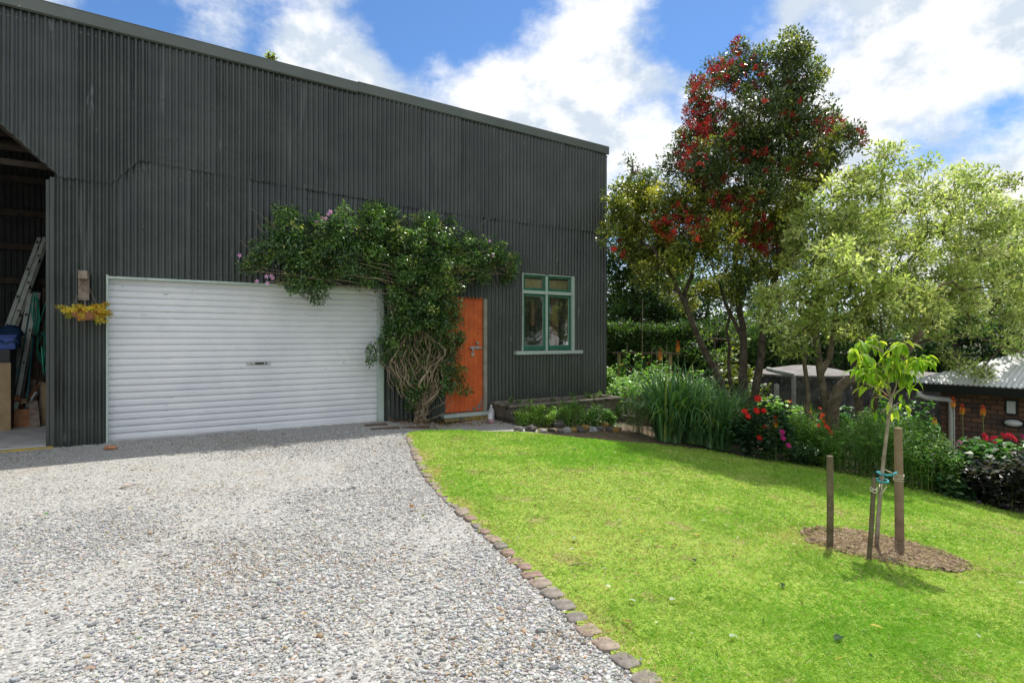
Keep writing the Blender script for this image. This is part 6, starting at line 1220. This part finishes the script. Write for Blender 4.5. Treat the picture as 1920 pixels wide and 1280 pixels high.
leafobj('foliage', leafgeo(np.array(PL), DL, np.tile([0, 0, 1.], (n, 1))+rng.normal(0, .2, (n, 3)), (.070+.045*rng.random(n)), .035, C, .35, .4, fine=True), M['leafthin'], sap)
# soft teal ties with string
def tie(pts, r, m, nm, lab, cat):
    mb = MB(); mb.tube(pts, r, 8); return tag(mb.build(nm, M[m], loc=tuple(pts[0]), smooth=True), lab, cat)
st1 = SP(1654, 888); ca, cb, cr_ = sC[0], sC[1], sC[2]
kc = ca.lerp(cb, .60); 
tie([st1+Vector((.005, .03, .01)), st1+Vector((-.035, .01, .012)), st1+Vector((-.03, -.025, .004)), st1+Vector((.02, -.03, -.005)), st1+Vector((.07, -.02, -.004)), st1+Vector((.115, .0, .012))], .0085, 'teal', 'tree_tie', 'upper teal hose tie looping from the young tree stem to the thick stake', 'tree tie')
s2 = SP(1652, 898)
tie([s2+Vector((-.015, .02, .0)), s2+Vector((-.045, .0, -.002)), s2+Vector((-.035, -.025, -.012)), s2+Vector((.0, -.035, -.018)), s2+Vector((.04, -.025, -.02)), s2+Vector((.055, 0, -.01)), s2+Vector((.03, .02, .0)), s2+Vector((.0, .025, .004))], .0085, 'teal', 'tree_tie', 'lower teal hose loop round the young tree stem', 'tree tie')
wr = []
for k in range(56): th = k*2*math.pi/14; wr.append(kc+Vector(((cr_+.004)*math.cos(th), (cr_+.004)*math.sin(th), .035-.0012*k+.004*math.sin(k))))
wr += [st1+Vector((.115, 0, .012)), kc+Vector((-.03, -.02, .01)), st1+Vector((.04, .03, .03)), kc+Vector((-cr_, .0, .03))]
tie(wr, .0028, 'string', 'string', 'pale string wound round the thick stake above the teal tie', 'string')
bb_ = sB[0].lerp(sB[1], .90); wr = []
for k in range(36): th = k*2*math.pi/12; wr.append(bb_+Vector((.022*math.cos(th), .022*math.sin(th), .006*math.sin(k*1.3)-.001*k)))
wr += [s2+Vector((-.03, -.03, -.03)), bb_+Vector((.03, -.02, -.01)), s2+Vector((-.01, -.035, -.02)), bb_+Vector((.04, -.02, -.05)), bb_+Vector((.09, -.01, .005))]
tie(wr, .0028, 'string', 'string', 'loose pale string tying the thin stake to the young tree', 'string')

# ------------------------------------------------------------------ flower bed
SG = [(.08, .19, .075), (.12, .26, .10), (.17, .33, .13), (.26, .42, .19), (.34, .46, .10)]
def bp2(x, y, h_y=None):
    return gp(x, y)
for x, y, n, L_, lb_ in [(1252, 822, 420, 1.05, 'large strappy dark green clump at the left end of the bed, front'), (1300, 826, 420, 1.0, 'strappy dark green clump second from the left in the bed'), (1345, 836, 300, .85, 'arching strappy clump left of the dark red-flowered bush'), (1285, 803, 300, 1.0, 'strappy clump behind, below the tall orange flower spikes'), (1370, 822, 260, .9, 'strappy clump at the foot of the brown trunks')]:
    strap('strappy_clump', lb_, bp2(x, y+5), int(n*.95), L_*1.42, .036, SG, 'strappy clumps along the lawn edge', .20, (.35, 1.5), 'strappy plant', w=[.3, .32, .2, .13, .05])
strap('strappy_clump', 'yellow-green grassy clump left of the orange spikes near the brick house', bp2(1795, 888), 260, .75, .014, [(.16, .26, .05), (.26, .34, .08), (.36, .40, .18), (.10, .18, .04)], 'strappy clumps along the lawn edge', .16, (.2, 1.1), 'strappy plant')
strap('strappy_clump', 'silvery striped grassy clump at the right edge behind pink flowers', bp2(1905, 880), 120, .7, .012, [(.5, .52, .4), (.2, .3, .1)], 'strappy clumps along the lawn edge', .14, (.2, .9), 'strappy plant')
strap('strappy_clump', 'light green strappy clump right of the brown trunks', G(5.0, 10.4), 220, .95, .02, [(.10, .24, .05), (.18, .34, .08), (.3, .42, .16)], 'strappy clumps along the lawn edge', .3, (.15, .9), 'strappy plant')
strap('strappy_clump', 'thin bright strappy clump between red flowers and the pale tree', G(5.25, 9.9), 200, .8, .016, [(.10, .24, .05), (.18, .34, .08)], 'strappy clumps along the lawn edge', .3, (.15, .9), 'strappy plant')
# poker flowers
def poker(x, yh, Z, hh, lab, cols=((.85, .10, .03), (.92, .30, .03), (.90, .55, .06)), hw=.040, group='orange poker flowers'):
    top = px(x, yh, Z); b = G(top.x+random.uniform(-.04, .04), Z); t = thing('poker_flower', lab, 'poker flower', tuple(b), group)
    mb = MB(); mb.tube([b, b.lerp(top, .5)+Vector((.01, 0, 0)), top], [.009, .008, .006], 6); mb.build('stem', M['twig'], t)
    n = 260; s = rng.random(n); a = rng.random(n)*6.283; rr = .005+hw*.5*np.minimum(1, (1-s)*1.7)**.8*np.minimum(1, .55+s*2); P = np.stack([top.x+rr*np.cos(a), top.y+rr*np.sin(a), top.z-hh*.5+hh*s], 1); D = np.stack([np.cos(a), np.sin(a), -1.1+1.1*s+3.5*np.clip(s-.72, 0, 1)], 1)
    c = np.array(cols); k = np.clip((1-s)*2, 0, 1.999); i0 = k.astype(int); f = (k-i0)[:, None]; C = c[i0]*(1-f)+c[np.minimum(i0+1, 2)]*f; C = C*(1+rng.normal(0, .1, (n, 1)))
    leafobj('flower_head', leafgeo(P, D, np.stack([0*s, 0*s, 1+0*s], 1), .030*(1-.45*s), .012, np.clip(C, 0, .95)), M['petal'], t)
    n = 40; a = rng.random(n)*6.283; P = np.stack([top.x+.008*np.cos(a), top.y+.008*np.sin(a), top.z-hh*.5-.07*rng.random(n)], 1)
    leafobj('spent_florets', leafgeo(P, np.stack([np.cos(a), np.sin(a), -1.2+0*a], 1), np.tile([0, 0, 1.], (n, 1)), .025, .007, vary([(.35, .25, .08), (.3, .35, .1)], n, .1)), M['petal'], t)
poker(1238, 664, 10.7, .19, 'left of the two tall orange-red flower spikes above the strappy clumps'); poker(1271, 649, 10.6, .19, 'right and taller of the two tall orange-red flower spikes above the strappy clumps')
poker(1454, 789, 9.2, .15, 'single orange flower spike among the dark red dahlia leaves'); poker(1787, 753, 9.8, .15, 'orange-red flower spike in front of the white downpipe'); poker(1804, 766, 9.7, .14, 'middle of the three orange flower spikes by the brick wall'); poker(1843, 768, 9.4, .14, 'right of the three orange flower spikes by the brick wall')
poker(1752, 788, 9.6, .10, 'small yellow flower spike left of the three orange ones', ((.8, .5, .05), (.85, .65, .1), (.8, .7, .2)))
# dahlias
DA = [(.04, .10, .05), (.06, .14, .065), (.09, .18, .075), (.15, .24, .11)]
d1 = bush('dahlia_bush', 'dark-leaved dahlia bush with bright red flowers at the lawn edge', bp2(1430, 862), .46, .34, .92, 2600, .095, .060, DA, [.3, .35, .25, .1], None, 'dahlia', stems=16, up=.25, taper=.5)
for x, y, r in [(1421, 747, .055), (1396, 771, .048), (1402, 780, .05), (1418, 770, .055), (1432, 770, .045), (1437, 803, .06), (1425, 820, .045)]: bloom(d1, px(x, y, 9.05+random.uniform(-.1, .15)), r*1.15, (.72, .015, .015))
for x, y in [(1466, 810), (1468, 821), (1478, 835)]: bloom(d1, px(x, y, 9.08), .05, (.62, .02, .28))
d2 = bush('dahlia_bush', 'green dahlia bush with red flowers in front of the brick wall', bp2(1852, 940), .55, .40, .86, 2400, .11, .07, [(.05, .16, .04), (.08, .22, .05), (.12, .28, .07), (.04, .11, .03)], None, None, 'dahlia', stems=16, up=.3, taper=.5)
for x, y, r in [(1846, 819, .06), (1865, 824, .058), (1880, 817, .045), (1893, 818, .06), (1900, 822, .055)]: bloom(d2, px(x, y, 8.35+random.uniform(-.15, .15)), r*1.2, (.75, .03, .07))
for x, y in [(1799, 829), (1805, 832), (1812, 838), (1796, 833)]: bloom(d2, px(x, y, 8.9), .045, (.80, .35, .55))
for x, y in [(1822, 841), (1917, 818), (1911, 853)]: bloom(d2, px(x, y, 8.75), .038, (.55, .02, .22))
bush('purple_shrub', 'dark purple-leaved bush at the right edge of the bed', bp2(1896, 958), .42, .32, .78, 1700, .10, .05, [(.045, .042, .052), (.065, .06, .068), (.09, .095, .095), (.04, .055, .045)], None, None, 'shrub', stems=14, up=.35)
bush('leafy_plant', 'dark broad-leaved plant between the lime grass and the purple bush', bp2(1822, 938), .45, .30, .52, 1400, .085, .055, DA, None, 'low leafy plants in the bed', 'plant', stems=12, up=.2)
bush('leafy_plant', 'low mid green leafy plant below the yellow-green grassy clump', bp2(1775, 923), .45, .3, .50, 1400, .07, .045, [(.06, .17, .04), (.09, .22, .05), (.04, .10, .04)], None, 'low leafy plants in the bed', 'plant', stems=12, up=.2)
bush('leafy_plant', 'low dark trailing plant right of the red dahlia bush', bp2(1500, 872), .42, .26, .32, 1100, .06, .035, DA, None, 'low leafy plants in the bed', 'plant', stems=12, up=.2)
# tall feathery green perennials
FG = [(.11, .26, .045), (.16, .34, .06), (.22, .42, .08), (.07, .17, .035), (.32, .46, .10)]
for x, y, h, r, lb_ in [(1502, 858, .78, .30, 'left of the pale tree trunk'), (1545, 868, .62, .26, 'at the foot of the pale tree'), (1592, 884, .80, .34, 'right of the pale tree trunk'), (1640, 892, .95, .36, 'behind the thin stake'), (1700, 905, .95, .36, 'behind the thick stake'), (1745, 916, .80, .34, 'right of the thick stake'), (1660, 880, 1.05, .36, 'tallest, behind the young tree stem'), (1618, 870, .95, .34, 'below the curving low branch'), (1725, 893, .98, .34, 'in front of the second water tank'), (1475, 838, .75, .3, 'behind the red dahlia bush')]:
    bush('feathery_perennial', 'fine-leaved green perennial '+lb_, bp2(x, y+6), r*1.15, r*.9, h*1.08, 2900, .072, .015, FG, [.3, .28, .2, .14, .08], 'feathery green perennials in the bed', 'perennial', stems=34, up=.3, taper=.8, sr=.005)
# orange-red montbretia sprays between the trunks
for (x, y, lb_, fl_) in [(1510, 800, 'behind the red dahlia bush', [(1505, 772), (1512, 785), (1520, 780), (1518, 772), (1526, 790), (1500, 790), (1537, 765), (1480, 753)]), (1535, 850, 'left of the pale tree trunk', [(1540, 783), (1548, 800), (1542, 778), (1553, 803), (1558, 812), (1535, 798), (1545, 790)]), (1562, 858, 'right of the pale tree trunk', [(1556, 810), (1558, 835), (1560, 845), (1520, 840), (1533, 842), (1547, 838)]), (1660, 820, 'near the curving low branch', [(1661, 740), (1620, 778), (1655, 795), (1640, 800)])]:
    p = gp(x, min(y+25, 868)); t = strap('montbretia', 'green bladed plant with orange-red flowers '+lb_, p, 120, .85, .014, FG, 'orange-red flowering blades', .2, (.1, .7), 'flowering plant')
    for fx, fy in fl_: bloom(t, px(fx, fy, p.y-.42+random.uniform(-.1, .1)), random.uniform(.035, .06), random.choice([(.78, .06, .02), (.70, .03, .02), (.80, .12, .03)]), None, ((6, 1, .5), (5, .6, .9)))
# silvery campion
sc_ = bush('silver_campion', 'silvery grey plant with small magenta flowers at the right end of the trough', G((1190-960)/F*10.6, 10.6), .28, .24, .80, 900, .050, .014, [(.22, .27, .22), (.30, .35, .30), (.14, .20, .14), (.10, .17, .09)], None, None, 'flowering plant', stems=34, sr=.004, up=.9, stemmat='silver' if 'silver' in M else 'twig', taper=.6)
for k in range(26): bloom(sc_, px(random.gauss(1190, 17), random.uniform(712, 800), 10.4+random.uniform(-.1, .2)), .018, (.50, .02, .17), None, ((5, 1, .3),))
sc2 = bush('silver_campion', 'sparse straw coloured campion left of the strappy clumps', G((1216-960)/F*10.1, 10.1), .16, .16, .42, 260, .035, .010, [(.4, .33, .2), (.3, .3, .22), (.5, .42, .28)], None, None, 'flowering plant', stems=16, up=.8, taper=.7, sr=.003)
for k in range(7): bloom(sc2, px(random.gauss(1214, 10), random.uniform(765, 800), 10.0), .015, (.45, .03, .15), None, ((5, 1, .3),))
# broad leaved shrubs further back
for x, y, Z, rx, h, n, cols, lb_ in [(1450, 800, 12.3, .5, .95, 900, [(.12, .30, .05), (.22, .42, .08), (.32, .5, .14)], 'lime green leafy shrub in front of the round water tank'), (1495, 800, 12.6, .35, .8, 500, [(.12, .30, .05), (.22, .42, .08)], 'small lime green shrub right in front of the grey tank pipe'),
                                  (1340, 780, 12.5, .6, 1.1, 900, [(.04, .11, .03), (.08, .18, .04), (.18, .26, .05)], 'mid green shrub behind the leaning brown trunk'), (1310, 780, 13.0, .4, 1.0, 500, [(.06, .18, .04), (.1, .26, .06)], 'green shrub with white specks beside the vegetable patch'),
                                  (1690, 800, 12.6, .8, 1.25, 1500, [(.05, .19, .03), (.09, .28, .045), (.15, .38, .07), (.03, .09, .02)], 'large glossy green shrub in front of the second water tank'), (1740, 815, 12.2, .55, 1.0, 900, [(.05, .19, .03), (.09, .28, .045), (.15, .38, .07)], 'glossy green shrub at the left corner of the brick house'), (1600, 800, 13, .5, 1.0, 700, [(.06, .2, .03), (.1, .28, .05)], 'bright green shrub behind the pale tree trunk'),
                                  (1395, 790, 13.2, .5, 1.6, 900, [(.08, .13, .03), (.2, .24, .04), (.30, .33, .06), (.05, .08, .02)], 'yellow-green bushy growth behind the brown trunks'), (1375, 800, 12.4, .4, 1.9, 900, [(.08, .13, .03), (.24, .27, .05), (.36, .37, .07), (.05, .08, .02)], 'tall yellow-tipped shrub left of the brown trunks')]:
    c = px(x, y, Z); bush('leafy_shrub', lb_, G(c.x, c.y), rx, rx*.9, h, n, .12, .075, cols, None, 'leafy shrubs behind the bed', 'shrub', 'leaf', stems=16, up=.2, taper=.6)
